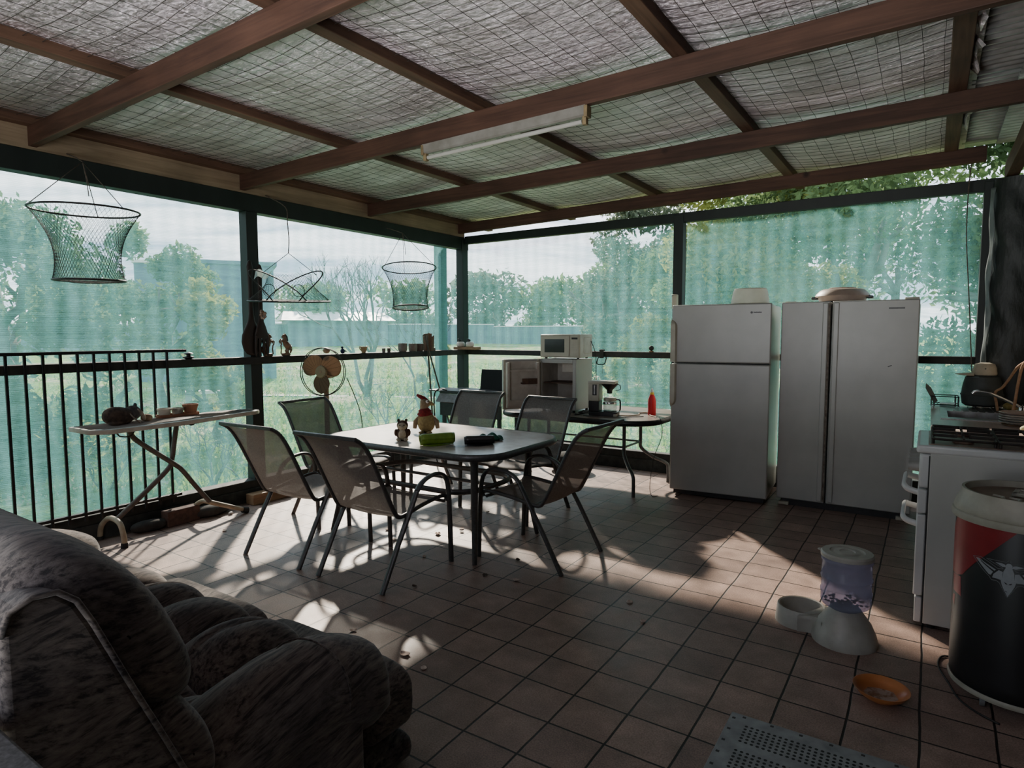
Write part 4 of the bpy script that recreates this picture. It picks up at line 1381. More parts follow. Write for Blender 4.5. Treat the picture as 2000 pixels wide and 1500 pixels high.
# stack of plates
PLATEM = pm('white_crockery', (.60, .56, .52), .3)
for k in range(5):
    o = MB().lathe([(0, .004), (.05, .003), (.058, .0), (.064, .003), (.098, .012), (.102, .016), (.098, .018), (.06, .010), (0, .009)], n=34).build('dinner_plate', PLATEM if k < 4 else pm('pinkish_plate', (.50, .38, .33), .35), ang=35)
    o.location = (.47 + .003 * (k % 2), 4.93 + .004 * (k % 3), .8875 + k * .0145)
    names = ['bottom plate in the stack beside the sink', 'second plate from the bottom of the stack beside the sink', 'middle plate of the stack beside the sink', 'white plate just under the top one in the stack beside the sink', 'pinkish plate on top of the stack beside the sink']
    tag(o, names[k], 'plate', 'plates stacked beside the sink')
o = MB().lathe([(0, 0), (.07, 0), (.085, .004), (.085, .007), (0, .007)], n=28).build('wooden_board', RAWWOOD, ang=35); o.location = (.47, 4.93, KZ)
tag(o, 'round board under the stack of plates beside the sink', 'board')
dsh = thing('spray_can', 'dark grey can with a black cap standing at the near end of the sink bench', 'can', (.515, 4.72, KZ))
MB().lathe([(0, 0), (.034, 0), (.036, .006), (.036, .20), (.030, .212)], n=24).build('can_body', pm('dark_blue_grey_can', (.10, .11, .13), .35, .4, (.05, .055, .07), 9), dsh)
MB().lathe([(.031, .210), (.032, .214), (.032, .252), (.027, .262), (0, .262)], n=24).build('cap', BLACKPLASTIC, dsh)
o = MB().sell((0, 0, .022), (.045, .03, .022), 1, 1, 16, 10).build('sponge', pm('pale_yellow_sponge', (.62, .60, .36), .9, 0, (.48, .46, .26), 40, bmp=.5), ang=180); o.location = (.49, 4.60, KZ)
tag(o, 'pale yellow sponge at the near end of the sink bench below the dark can', 'sponge')
# dish rack with a knife
dk = thing('dish_rack', 'small dark wire dish rack at the far left of the sink bench', 'dish rack', (.095, 5.93, .8870))
rk = MB()
for z_ in (.012, .075):
    rk.tube([(x, y, z_) for x, y in rrect(-.075, .10, -.07, .09, .02, 3)], .004, 5, closed=True)
for x, y in rrect(-.075, .10, -.07, .09, .02, 1):
    rk.cyl((x, y, .0), (x, y, .075), .004, n=5)
for k in range(6):
    x = -.06 + k * .028
    rk.tube([(x, -.07, .012), (x, .09, .012)], .0025, 4)
rk.build('wire_frame', BLACKMETAL, dk, ang=60)
MB().span((-.02, -.05, .016), (.08, .07, .022)).build('tray', STEEL, dk, smooth=False)
o = MB().add([(-.016, 0, 0), (.016, 0, 0), (.020, 0, .12), (.004, 0, .165), (-.016, 0, .13)], [(0, 1, 2, 3, 4)]).build('spatula', pm('grey_olive_blade', (.22, .23, .19), .5), solid=.003, smooth=False)
o.location = (.050, 5.93, .9105); o.rotation_euler = (0, math.radians(-28), math.radians(20))
tag(o, 'grey flat blade standing slanted in the dish rack', 'utensil')
# barrel-shaped cooler with a cap on it
TUB = pm('slate_grey_tub', (.055, .062, .058), .6, 0, (.038, .043, .040), 18)
jg = thing('round_tub', 'slate grey rounded tub with a seam standing at the far end of the sink bench', 'tub', (.335, 5.905, .8865))
MB().lathe([(0, .012), (.10, .014), (.122, .030), (.130, .085), (.131, .098)], n=40).build('lower_half', TUB, jg)
MB().lathe([(.133, .094), (.135, .102), (.129, .110), (.122, .170), (.108, .232), (.09, .243), (0, .245)], n=40).build('upper_half', TUB, jg)
for a in range(3):
    MB().cyl((.09 * math.cos(a * 2.1), .09 * math.sin(a * 2.1), 0), (.09 * math.cos(a * 2.1), .09 * math.sin(a * 2.1), .02), .012).build('foot', BLACKPLASTIC, jg)
CAPM = pm('sandy_cotton', (.52, .45, .34), .9, 0, (.44, .37, .27), 30, bmp=.3)
cp = thing('cap', 'sand coloured cap with its brim to the left on top of the slate grey tub', 'cap', (.345, 5.905, 1.1345))
MB().lathe([(.082, 0), (.084, .01), (.078, .055), (.066, .082), (.03, .092), (0, .093)], n=30, sx=.92).build('crown', CAPM, cp, ang=180)
MB().grid(lambda u, v: (-.066 - (.115 * (1 - (2 * v - 1) ** 2) ** .6) * u, (2 * v - 1) * .072, .006 - .012 * u + .010 * (1 - (2 * v - 1) ** 2)), 8, 14).build('brim', CAPM, cp, ang=180, solid=.004)
for s in (-1, 1):
    MB().cyl((s * .0, -.0755, .050), (s * .0, -.0795, .050), .005, n=10).build('eyelet', GREYPLASTIC, cp)
yb = MB().sell((0, 0, .03), (.05, .05, .03), 1, 1, 18, 12).build('yellow_scourer', pm('mustard_scourer', (.36, .27, .09), .9, 0, (.22, .15, .05), 40, bmp=.5), ang=180)
yb.location = (.505, 5.80, .8865); tag(yb, 'mustard brown scourer lying beside the slate grey tub on the bench', 'scourer')
# canister and the rope hanging from its top
ol = thing('olive_canister', 'olive canister at the right frame edge with a pale cap and cords over it', 'canister', (.625, 5.52, KZ))
MB().lathe([(0, 0), (.055, 0), (.058, .006), (.058, .345), (.040, .37)], n=28).build('canister_body', pm('olive_drab', (.19, .18, .12), .5, 0, (.13, .12, .08), 8), ol)
MB().lathe([(.041, .366), (.041, .385), (.030, .392), (.030, .43), (.022, .445), (0, .445)], n=24).build('canister_cap', pm('pinkish_brass', (.55, .36, .26), .5), ol)
ROPE = pm('orange_tan_cord', (.48, .27, .15), .8, 0, (.34, .18, .10), 60)
cord('rope', 'orange tan cord looping down from the canister cap to the slate grey tub', [(.60, 5.50, 1.278), (.56, 5.52, 1.262), (.51, 5.58, 1.215), (.47, 5.66, 1.12), (.44, 5.70, 1.06), (.40, 5.70, 1.02), (.41, 5.70, .95), (.42, 5.70, .888)], .009, ROPE, 'cord')
cord('rope', 'orange tan cord hanging straight down from the canister cap onto the bench', [(.59, 5.47, 1.278), (.545, 5.47, 1.262), (.520, 5.47, 1.21), (.505, 5.47, 1.10), (.495, 5.47, .98), (.485, 5.46, .91), (.47, 5.42, .886)], .010, ROPE, 'cord')

# dark wrapped column in the corner behind the bench
WRAP = pm('dark_green_tarp', (.020, .026, .023), .5, 0, (.009, .012, .011), 7, (1, 1, .35), .9, .02)
def wrap():
    mb = MB()
    def fn(u, v):
        a = 2 * PI * v
        z_ = 2.62 * u
        r = .185 + .003 * math.sin(5 * a + 3 * z_) + .009 * math.sin(11 * z_ + 2 * a) + .006 * math.sin(23 * z_ + 5 * a)
        return (r * math.cos(a), r * .48 * math.sin(a), z_)
    mb.grid(fn, 90, 44, closed=True)
    t = thing('wrapped_water_tank', 'tall dark column wrapped in wrinkled green black tarp behind the sink bench', 'column', (.535, 6.165, .0))
    mb.f = [f for f in mb.f]
    mb.build('tarp_wrap', WRAP, t, ang=180)
    e = MB()  # frayed tarp edge, its silvery highlight put into the pale colour
    def fe(u, v):
        z_ = .9 + 1.65 * u
        w_ = .020 + .016 * math.sin(9 * z_) ** 2
        return (-.186 - .006 * math.sin(11 * z_ + 6.3) + w_ * (v - .5), -.045 - .03 * v, z_)
    e.grid(fe, 70, 5)
    e.build('frayed_highlight_edge', pm('weathered_highlight_tarp', (.24, .27, .27), .6, 0, (.07, .085, .085), 12, (1, 1, .3)), t, ang=180, solid=.002)
wrap()
# ---------------------------------------------------------------- drink-can cooler
dc = thing('can_shaped_cooler', 'big can shaped drinks cooler, black and red with a grey winged emblem, beside the cooker', 'cooler', (.33, 3.10, 0))
CB = pm('matt_black_plastic', (.011, .011, .012), .45, 0, (.007, .007, .008), 10)
RR = .216
MB().lathe([(0, .045), (.20, .045), (.207, .055), (.207, .075), (.213, .085), (RR, .12), (RR, .72), (.21, .735), (0, .735)], n=72).build('barrel', CB, dc, ang=40)
TRIM = pm('grubby_beige_plastic', (.42, .39, .33), .5, 0, (.27, .25, .20), 7)
MB().lathe([(.205, .050), (.216, .052), (.219, .062), (.214, .072), (.208, .070)], n=72, caps=False).build('bottom_ring', TRIM, dc, ang=50)
lid = MB().lathe([(.214, .722), (.230, .724), (.233, .738), (.229, .750), (.224, .753), (.226, .760), (.219, .785), (.203, .822), (.202, .836), (.192, .836), (.188, .815), (.186, .812)], n=72, caps=False).build('lid', TRIM, dc, ang=32)
MB().lathe([(.187, .812), (.15, .809), (0, .809)], n=60).build('lid_top', pm('dusty_brown_lid', (.27, .20, .155), .7, 0, (.15, .105, .08), 9, (1, .3, 1)), lid)
tabm = MB()
T = Matrix.Translation((.04, .02, .815)) @ rotz(math.radians(-12))
for a, b_ in (((-.075, -.05, 0), (.12, -.032, .014)), ((-.075, .032, 0), (.12, .05, .014)), ((-.075, -.05, 0), (-.055, .05, .014)), ((.10, -.05, 0), (.12, .05, .014)), ((-.06, -.008, 0), (.11, .008, .012))):
    q = MB().span(a, b_); tabm.add(q.v, q.f, T)
tabm.build('ring_pull', TRIM, lid, bevel=.003)
for dx, dy in ((0, 0), (.05, -.02)):
    MB().tube(smooth_path([(-.10 + dx, -.02 + dy, .812), (-.07 + dx, -.05 + dy, .813), (-.075 + dx, -.085 + dy, .813), (-.04 + dx, -.11 + dy, .812)], 4), .006, 6).build('lid_ridge', TRIM, lid)
for a in (-130, -50, 60, 150):
    x, y = .165 * math.cos(math.radians(a)), .165 * math.sin(math.radians(a))
    MB().cyl((x - .008, y, .022), (x + .008, y, .022), .022, n=16).span((x - .006, y - .006, .03), (x + .006, y + .006, .05)).build('castor', GREYPLASTIC, dc)
def patch(poly, r, step=.3):
    """a flat shape wrapped on the can: columns of quads in angle and height"""
    mb = MB()
    a0, a1 = min(p[0] for p in poly), max(p[0] for p in poly)
    n = max(2, int((a1 - a0) / step))
    m = len(poly)
    for i in range(n):
        ts = [a0 + (a1 - a0) * (i + k) / n for k in (1e-4, .5, 1 - 1e-4)]
        cols = []
        for t in ts:
            zs = []
            for j in range(m):
                p, q = poly[j], poly[(j + 1) % m]
                if (p[0] <= t < q[0]) or (q[0] <= t < p[0]):
                    zs.append(p[1] + (q[1] - p[1]) * (t - p[0]) / (q[0] - p[0]))
            cols.append(sorted(zs))
        A, _, B = cols
        if len(A) != len(B):
            A = B = cols[1]
        for k in range(0, len(A) - 1, 2):
            t0, t1 = math.radians(a0 + (a1 - a0) * i / n), math.radians(a0 + (a1 - a0) * (i + 1) / n)
            mb.add([(r * math.cos(t0), r * math.sin(t0), A[k]), (r * math.cos(t1), r * math.sin(t1), B[k]), (r * math.cos(t1), r * math.sin(t1), B[k + 1]), (r * math.cos(t0), r * math.sin(t0), A[k + 1])], [(0, 1, 2, 3)])
    return mb
REDP = pm('matt_red_print', (.25, .017, .022), .45, 0, (.20, .013, .017), 8)
GREYP = pm('silver_grey_print', (.30, .31, .33), .45, 0, (.25, .26, .28), 40)
DGREYP = pm('outline_grey_print', (.16, .165, .17), .5)
rp = MB()
q = patch([(-166, .722), (-100, .722), (-118.7, .6387), (-137.8, .5582), (-150.7, .5006), (-160.3, .4866), (-176, .4867), (-184, .60), (-182, .655)], RR + .0008, .6); rp.add(q.v, q.f)
q = patch([(-171.3, .482), (-153.1, .4888), (-151.2, .4103), (-155.9, .4133), (-168.1, .4159)], RR + .0008); rp.add(q.v, q.f)
q = patch([(-170, .395), (-162.7, .4028), (-163.8, .354), (-170, .37)], RR + .0008); rp.add(q.v, q.f)
rp.build('red_print', REDP, dc, ang=180)
shapes = [
    [(-130.2, .5949), (-127.0, .5878), (-115.2, .5695), (-116.6, .5635), (-128.8, .5881)],
    [(-134.4, .5928), (-130.9, .5957), (-128.7, .5839), (-117.7, .5587), (-119.4, .5444), (-121.4, .5452)],
    [(-116.5, .5976), (-110.8, .5992), (-107.9, .5957), (-107.6, .5876), (-110.3, .5863)],
    [(-118.2, .5359), (-117.2, .5508), (-113.0, .5705), (-109.7, .5668), (-109.7, .538), (-111.4, .5351), (-114.8, .5368)],
    [(-109.7, .5372), (-109.3, .5688), (-107.6, .5847), (-107.7, .5959), (-106.1, .6027), (-104.9, .6027), (-104.9, .475), (-105.8, .4835), (-108.1, .501), (-110.2, .5205), (-111.1, .5363)],
]
AXIS = -105.0
em = MB()
ln_ = MB()
for s_ in shapes:
    for pl_ in (s_, [(2 * AXIS - a, z_) for a, z_ in s_]):
        q = patch(pl_, RR + .0014, .25); em.add(q.v, q.f)
emb = em.build('winged_emblem', GREYP, dc, ang=180)
eb = MB()
for pl_ in ([(-108.2, .5314), (-106.0, .5272), (-105.3, .5229), (-107.4, .5247)],):
    for pp in (pl_, [(2 * AXIS - a, z_) for a, z_ in pl_]):
        q = patch(pp, RR + .0019, .2); eb.add(q.v, q.f)
q = patch([(-107.2, .4985), (-105.2, .4965), (-105.2, .4945), (-106.8, .4960)], RR + .0019, .2); eb.add(q.v, q.f)
eb.build('emblem_eyes', CB, emb, ang=180)
for path in ([(-137.4, .5949), (-129.4, .602), (-121.3, .5901), (-113.8, .5754), (-109.5, .5788), (-110.2, .5822), (-124.3, .6026), (-107.4, .6064), (-105, .613)],
             [(-137.4, .5949), (-128.4, .5601), (-120.9, .5373), (-118.8, .5264), (-114.6, .5285), (-112.0, .5233), (-106.9, .4873), (-105, .4723)]):
    for pp in (path, [(2 * AXIS - a, z_) for a, z_ in path]):
        fine = []
        for p, q in zip(pp, pp[1:]):
            for k in range(5):
                a = math.radians(p[0] + (q[0] - p[0]) * k / 5); z_ = p[1] + (q[1] - p[1]) * k / 5
                fine.append(((RR + .0008) * math.cos(a), (RR + .0008) * math.sin(a), z_))
        ln_.tube(fine, .0013, 4)
ln_.build('emblem_outline', DGREYP, emb, ang=180)
cord('floor_cord', 'thin black cord lying on the floor at the foot of the can shaped cooler', [(.16, 3.35, .005), (.10, 3.33, .005), (.085, 3.22, .005), (.12, 3.08, .005), (.15, 2.97, .005), (.20, 2.90, .005), (.27, 2.85, .005)], .004, CORDB)
# ---------------------------------------------------------------- railing panel on the left
rl = thing('balustrade_panel', 'black metal balustrade panel with upright bars behind the ironing board', 'railing', (-4.855, 1.95, .0))
def rpart(name, mb):
    return mb.build(name, BLACKMETAL, rl, world=rl, bevel=.002)
rpart('top_rail', MB().span((-4.850, .90, 1.318), (-4.815, 2.68, 1.340)))
rpart('bottom_rail', MB().span((-4.850, .90, .205), (-4.815, 2.60, .225)))
y = 1.530
while y > .9:
    rpart('baluster', MB().span((-4.840, y - .0085, .16), (-4.824, y + .0085, 1.320)))
    y -= .1005
y = 1.530 + .1005
while y < 2.56:
    rpart('baluster', MB().span((-4.840, y - .0085, .16), (-4.824, y + .0085, 1.320)))
    y += .1005
rpart('bracket', MB().span((-4.862, 2.44, .19), (-4.82, 2.56, .215)))

# ---------------------------------------------------------------- ironing board
IBTOP = pm('white_mesh_metal', (.52, .50, .46), .5, .1, (.40, .37, .33), 90)
ib = thing('ironing_board', 'bare cream metal ironing board standing on crossed brown legs before the railing', 'ironing board', (-4.66, 2.40, 0))
out_ = []
xn = lambda t: -.225 * (1 - max(0, (t - .30) / .70) ** 1.6 * .62)
ys = [(-.55 + 1.29 * i / 24) for i in range(25)]
L_ = [(-.225 * min(1, (i + .6) / 2.2) ** .5 if i < 2 else -.19, y) for i, y in enumerate(ys)]
near = []
for i, y in enumerate(ys):
    t = i / 24
    w = .225 * (1 - .60 * max(0, (t - .25) / .75) ** 1.5)
    if t < .08: w *= (t / .08 * .35 + .65)
    if t > .96: w *= .75
    near.append((w, y))
far = [(-min(w, .145), y) for w, y in near]
poly = [(x, y) for x, y in near] + [(x, y) for x, y in reversed(far)]
MB().prism(poly, .006, Matrix.Translation((0, 0, .826))).build('board_top', IBTOP, ib, ang=40)
MB().tube([(x, y, .817) for x, y in poly], .016, 6, closed=True, flat=(.35, 1.0), up=(0, 0, 1)).build('rim', pm('cream_board_rim', (.56, .53, .46), .5, 0, (.40, .36, .30), 12), ib, ang=60)
# perforation lines along the top, as thin darker ribs
gr = MB()
for k in range(17):
    x = -.125 + k * .0185
    pts = [(x, y) for (w, y), (f_, _) in zip(near, far) if f_ + .015 < x < w - .015]
    if len(pts) > 2:
        gr.tube([(x, pts[0][1] + .02, .8325), (x, pts[-1][1] - .02, .8325)], .0028, 4)
gr.build('mesh_ribs', pm('dark_mesh_rib', (.30, .27, .24), .6), ib, ang=180)
BRN = pm('brown_enamel_tube', (.125, .10, .085), .45, .1, (.07, .055, .045), 20)
TANF = pm('tan_plastic_foot', (.42, .35, .24), .55, 0, (.27, .21, .14), 16)
lg1 = smooth_path([(0, .10, .815), (.0, .072, .66), (0, .05, .535), (0, .02, .465), (0, -.13, .34), (0, -.36, .165)], 5)
MB().tube(lg1, .018, 10).build('leg', BRN, ib, ang=60)
lg2 = smooth_path([(.045, -.262, .815), (.045, -.25, .76), (.045, -.19, .69), (.045, .04, .50), (.045, .10, .44), (.045, .19, .31), (.045, .30, .16)], 5)
MB().tube(lg2, .018, 10).build('leg', BRN, ib, ang=60)
f1 = MB().tube(smooth_path([(-.205, -.375, .02), (-.185, -.372, .10), (-.09, -.368, .168), (0, -.365, .178), (.085, -.366, .155), (.125, -.367, .08), (.13, -.367, .03)], 4), .018, 10).build('foot_bar', TANF, ib, ang=60)
f2 = MB().tube(smooth_path([(-.16, .275, .02), (-.14, .275, .09), (-.04, .29, .152), (.045, .30, .155), (.06, .40, .11), (.065, .52, .058), (.065, .585, .03)], 4), .018, 10).build('foot_bar', TANF, ib, ang=60)
MB().cyl((.13, -.367, 0), (.13, -.367, .035), .023, .021).build('rubber_foot', RUBBER, f1)
MB().cyl((-.205, -.375, 0), (-.205, -.375, .025), .022, .02).build('rubber_foot', RUBBER, f1)
MB().tube([(.065, .562, .034), (.065, .608, .022)], [.024, .026], 12).build('rubber_foot', RUBBER, f2)
MB().cyl((-.16, .275, 0), (-.16, .275, .025), .022, .02).build('rubber_foot', RUBBER, f2)
MB().tube(smooth_path([(.10, -.50, .80), (.105, -.42, .79), (.105, -.37, .788), (.105, -.35, .765), (.105, -.30, .755), (.105, -.27, .765), (.105, -.255, .79)], 3), .005, 6).tube([(.105, -.255, .79), (.08, .16, .786), (.05, .52, .80)], .005, 6).build('release_rod', WIRE, ib, ang=60)
MB().sell((.08, .165, .785), (.012, .022, .012), 1, 1, 10, 8).build('rod_knob', RUBBER, ib, ang=180)
BZ2 = .8325
# furry figure
FURB = pm('dark_brown_fur', (.115, .07, .05), .95, 0, (.035, .022, .018), 34, (1, 1, 1), .9, .012)
FURP = pm('pale_fur', (.46, .40, .33), .95, 0, (.22, .17, .13), 34, bmp=.6)
FUG = pm('grey_striped_fur', (.17, .155, .145), .95, 0, (.05, .042, .04), 30, (1, 1, .4), .8, .01)
fg = thing('furry_animal_figure', 'brown furry animal figure crouching at the wide end of the ironing board', 'animal figure', (-4.665, 2.115, BZ2))
MB().sell((0, -.02, .058), (.085, .098, .064), .9, 1, 28, 18, None, lambda p: p * (1 + .05 * math.sin(30 * p.y + 3) * math.sin(26 * p.z))).build('body', FURB, fg, ang=180)
MB().sell((.005, .075, .072), (.055, .052, .052), 1, 1, 22, 14).build('head', FUG, fg, ang=180)
MB().tube([(.046, .085, .098), (.052, .108, .075), (.050, .125, .045), (.044, .135, .020)], [.008, .012, .012, .008], 8).build('pale_stripe', FURP, fg, ang=180)
MB().sell((-.01, .100, .122), (.016, .012, .017), 1, 1, 12, 8).build('ear', BLACKPLASTIC, fg, ang=180)
MB().tube([(.065, .025, .075), (.080, .055, .035), (.082, .085, .004)], [.005, .006, .005], 6).build('whisker_strip', FURP, fg, ang=180)
MB().sell((.01, .165, .028), (.028, .040, .026), .9, .9, 14, 10).build('paw', pm('tan_paw', (.27, .19, .12), .9, 0, (.16, .11, .07), 30, bmp=.4), fg, ang=180)
MB().sell((.04, -.05, .018), (.05, .05, .02), 1, 1, 14, 8).build('hind_foot', FURB, fg, ang=180)

TERRA = pm('terracotta', (.30, .135, .075), .85, 0, (.20, .085, .05), 14, bmp=.15)
WPOT = pm('chalky_white_pot', (.56, .53, .48), .85, 0, (.36, .32, .27), 12, bmp=.15)
ty = thing('terracotta_tray', 'long narrow terracotta saucer holding three small pots on the ironing board', 'tray', (-4.745, 2.555, BZ2))
tp_ = rrect(-.045, .045, -.155, .155, .04, 5)
MB().prism(tp_, .008).build('tray_base', TERRA, ty)
MB().tube([(x, y, .014) for x, y in tp_], .008, 6, closed=True, flat=(.6, 1.5), up=(0, 0, 1)).build('tray_rim', TERRA, ty, ang=60)
def pot(r0, r1, h, m, loc, label, grp=None):
    o = MB().lathe([(0, 0), (r0, 0), (r1 * .94, h * .74), (r1 * .95, h * .76), (r1, h * .77), (r1 * 1.02, h), (r1 * .90, h), (r0 * .85, h * .12), (0, h * .12)], n=28).build('flower_pot', m, ang=38)
    o.location = loc
    return tag(o, label, 'pot', grp)
GP = 'small pots in the terracotta saucer'
pot(.034, .048, .062, WPOT, (-4.745, 2.452, BZ2 + .008), 'chalky white small pot at the left end of the terracotta saucer', GP)
pot(.032, .045, .058, pm('blotched_white_pot', (.52, .50, .45), .85, 0, (.08, .075, .06), 20), (-4.745, 2.552, BZ2 + .008), 'white pot with dark blotches between the two other pots in the saucer', GP)
pot(.038, .056, .078, TERRA, (-4.745, 2.652, BZ2 + .008), 'terracotta pot at the right end of the saucer, tallest of the three', GP)

# junk by the kerb under the ironing board
BRICK = pm('red_brown_brick', (.13, .07, .052), .9, 0, (.06, .035, .028), 24, bmp=.5)
o = MB().box((0, 0, .06), (.09, .26, .12)).build('brick', BRICK, bevel=.006); o.location = (-4.775, 2.56, 0); o.rotation_euler = (0, 0, .05)
tag(o, 'red brown brick lying against the kerb under the ironing board', 'brick')
jm = MB().sell((0, 0, .045), (.075, .17, .045), .9, .9, 26, 12, None, lambda p: p * (1 + .16 * math.sin(24 * p.y + 2) * math.sin(17 * p.x + 9 * p.z)))
o = jm.build('dark_rag', JUNK, ang=180); o.location = (-4.77, 2.80, 0); tag(o, 'dark dusty rag heaped against the kerb right of the brick', 'rag')
jm = MB().sell((0, 0, .04), (.06, .13, .04), .9, .9, 24, 12, None, lambda p: p * (1 + .18 * math.sin(28 * p.y) * math.sin(19 * p.x + 9 * p.z)))
o = jm.build('dark_rag', JUNK, ang=180); o.location = (-4.78, 2.32, 0); tag(o, 'dark dusty rag heaped against the kerb left of the brick', 'rag')
o = MB().box((0, 0, .045), (.11, .40, .09)).build('timber_block', RAWWOOD, bevel=.006); o.location = (-4.79, 3.36, 0)
tag(o, 'short raw timber block on the floor at the foot of the left post', 'timber')
o = MB().sell((0, 0, .012), (.016, .02, .012), 1, 1, 10, 6).build('pale_pebble', PLATEM, ang=180); o.location = (-4.66, 2.90, 0)
tag(o, 'small pale stone on the floor by the right foot of the ironing board', 'stone')

# ---------------------------------------------------------------- hanging nets
NETM = pm('dark_net_twine', (.060, .062, .058), .8, 0, (.03, .032, .03), 40)
NETR = pm('dark_hoop_wire', (.022, .021, .020), .5, .3, (.012, .012, .012), 40)
STRING = pm('weathered_string', (.13, .105, .085), .85, 0, (.06, .05, .04), 60)
def diamond(fn, nu, nv, r, mb):
    """netting knotted on the surface fn(u, v): two families of twine spiralling either way"""
    for s in (1, -1):
        for k in range(nu):
            pts = [fn((k + s * j * .5) / nu, j / nv) for j in range(nv + 1)]
            mb.tube(pts, r, 3, cap=False)
    return mb
def basket(loc, r1, r0, h, lab, waist, knot, tilt=0, anchor=None):
    t = thing('crab_net', lab, 'net', loc)
    R = Matrix.Rotation(tilt, 4, Vector((.64, .77, 0)))
    def fn(u, v):
        a = 2 * PI * u
        rr_ = r0 + (r1 - r0) * v ** 1.9 - waist * math.sin(PI * v) 
        p = R @ Vector((rr_ * math.cos(a), rr_ * math.sin(a), h * (v - 1)))
        return p
    nb = diamond(fn, 64, 22, .0011, MB())
    nb.build('netting', NETM, t, ang=180)
    bottom = MB()
    for k in range(-9, 10):
        x = k * r0 / 9.5
        w_ = math.sqrt(max(0, r0 ** 2 - x ** 2))
        for q in (((x, -w_), (x, w_)), ((-w_, x), (w_, x))):
            pts = [R @ Vector((a[0], a[1], -h - .02 * (1 - (a[0] ** 2 + a[1] ** 2) / r0 ** 2))) for a in [(q[0][0] + (q[1][0] - q[0][0]) * i / 6, q[0][1] + (q[1][1] - q[0][1]) * i / 6) for i in range(7)]]
            bottom.tube(pts, .0012, 3, cap=False)
    bottom.build('bottom_netting', NETM, t, ang=180)
    MB().tube([fn(i / 40, 1) for i in range(40)], .0062, 8, closed=True).build('top_hoop', NETR, t, ang=180)
    MB().tube([fn(i / 40, 0) for i in range(40)], .0072, 8, closed=True).build('bottom_hoop', NETR, t, ang=180)
    for u in (.05, .40, .70):
        p = fn(u, 1)
        MB().tube([p, knot], .0028, 5).build('bridle_string', STRING, t, ang=180)
    if anchor:
        MB().tube(smooth_path([knot, ((knot[0] + anchor[0]) / 2 + .012, (knot[1] + anchor[1]) / 2, (knot[2] + anchor[2]) / 2), anchor], 4), .004, 5).build('hanging_string', STRING, t, ang=180)
        MB().tube(smooth_path([knot, (knot[0] + .02, knot[1] + .01, knot[2] - .12), (knot[0] + .015, knot[1] + .02, knot[2] - .22)], 4), .003, 5).build('loose_end', STRING, t, ang=180)
    return t
basket((-4.565, 1.92, 2.248), .305, .200, .445, 'large deep crab net with two hoops hanging at the far left above the railing', .035, (-.10, .04, .33), math.radians(1.5), (-.345, .05, .42))
basket((-4.60, 4.98, 2.145), .280, .185, .42, 'smaller crab net hanging near the far corner post', .020, (-.06, -.03, .36), math.radians(-7), (-.305, -.03, .44))
# the flat hooped pot between them
pt2 = thing('crab_pot', 'flat crab pot with two crossed wire hoops hanging from the beam beside the left post', 'net', (-4.585, 3.47, 1.735))
RB = .335
R2 = Matrix.Rotation(math.radians(4), 4, Vector((.64, .77, 0)))
MB().tube([R2 @ Vector((RB * math.cos(a), RB * math.sin(a), 0)) for a in np.linspace(0, 2 * PI, 41)[:-1]], .007, 8, closed=True).build('base_hoop', NETR, pt2, ang=180)
bn = MB()
for k in range(-11, 12):
    x = k * RB / 11.5
    w_ = math.sqrt(RB ** 2 - x ** 2)
    bn.tube([R2 @ Vector((x, -w_, 0)), R2 @ Vector((x, w_, 0))], .0012, 3, cap=False)
    bn.tube([R2 @ Vector((-w_, x, 0)), R2 @ Vector((w_, x, 0))], .0012, 3, cap=False)
bn.build('base_netting', NETM, pt2, ang=180)
vd = Vector((.80, .60, 0))      # across the view
wd = Vector((.60, -.80, 0))     # towards the camera
def hoop(c0, c1, h, bulge, off):
    pts = []
    for i in range(25):
        t = i / 24
        a = PI * t
        s = c0 + (c1 - c0) * (.5 - .5 * math.cos(a)) + bulge * math.sin(a)
        pts.append(R2 @ (vd * s + wd * off + Vector((0, 0, h * math.sin(a) ** .8))))
    return pts
for c0, c1, bl, of in ((-.11, .17, -.30, .10), (.11, -.16, .31, .13)):
    MB().tube(hoop(c0, c1, .255, bl, of), .0055, 6).build('arched_hoop', NETR, pt2, ang=180)
def tent(u, v):
    a = 2 * PI * u
    top = Vector((.22 * math.cos(a), .15 * math.sin(a), .225 + .01 * math.cos(2 * a)))
    bot = Vector((RB * math.cos(a), RB * math.sin(a), 0))
    k = v ** .7
    p = bot.lerp(top, k)
    sh = 1 - .18 * math.sin(PI * v)
    return R2 @ Vector((p.x * sh, p.y * sh, p.z))
diamond(tent, 46, 14, .0010, MB()).build('side_netting', NETM, pt2, ang=180)
for s in (-1, 1):
    MB().tube([R2 @ (vd * (s * .23) + Vector((0, 0, .225))), (0, 0, .405)], .0028, 5).build('bridle_string', STRING, pt2, ang=180)
    ring_ = [R2 @ (vd * (s * .12 + .05 * math.cos(a)) + wd * .16 + Vector((0, 0, .09 + .05 * math.sin(a)))) for a in np.linspace(0, 2 * PI, 21)[:-1]]
    MB().tube(ring_, .003, 5, closed=True).build('entry_ring', NETR, pt2, ang=180)
MB().tube(smooth_path([(0, 0, .405), (.008, .004, .52), (-.002, .0, .66), (-.05, .02, .80), (-.33, .03, .93)], 4), .0045, 6).build('hanging_string', STRING, pt2, ang=180)
RAG = m_clear('pale_mesh_scrap', (.62, .74, .70), .6)
MB().grid(lambda u, v: R2 @ (vd * (-.26 + .14 * u) + wd * (.05 + .05 * v) + Vector((0, 0, .245 - .07 * v * (1 - u * .5) + .02 * math.sin(7 * u)))), 10, 6).build('mesh_scrap', RAG, pt2, ang=180)

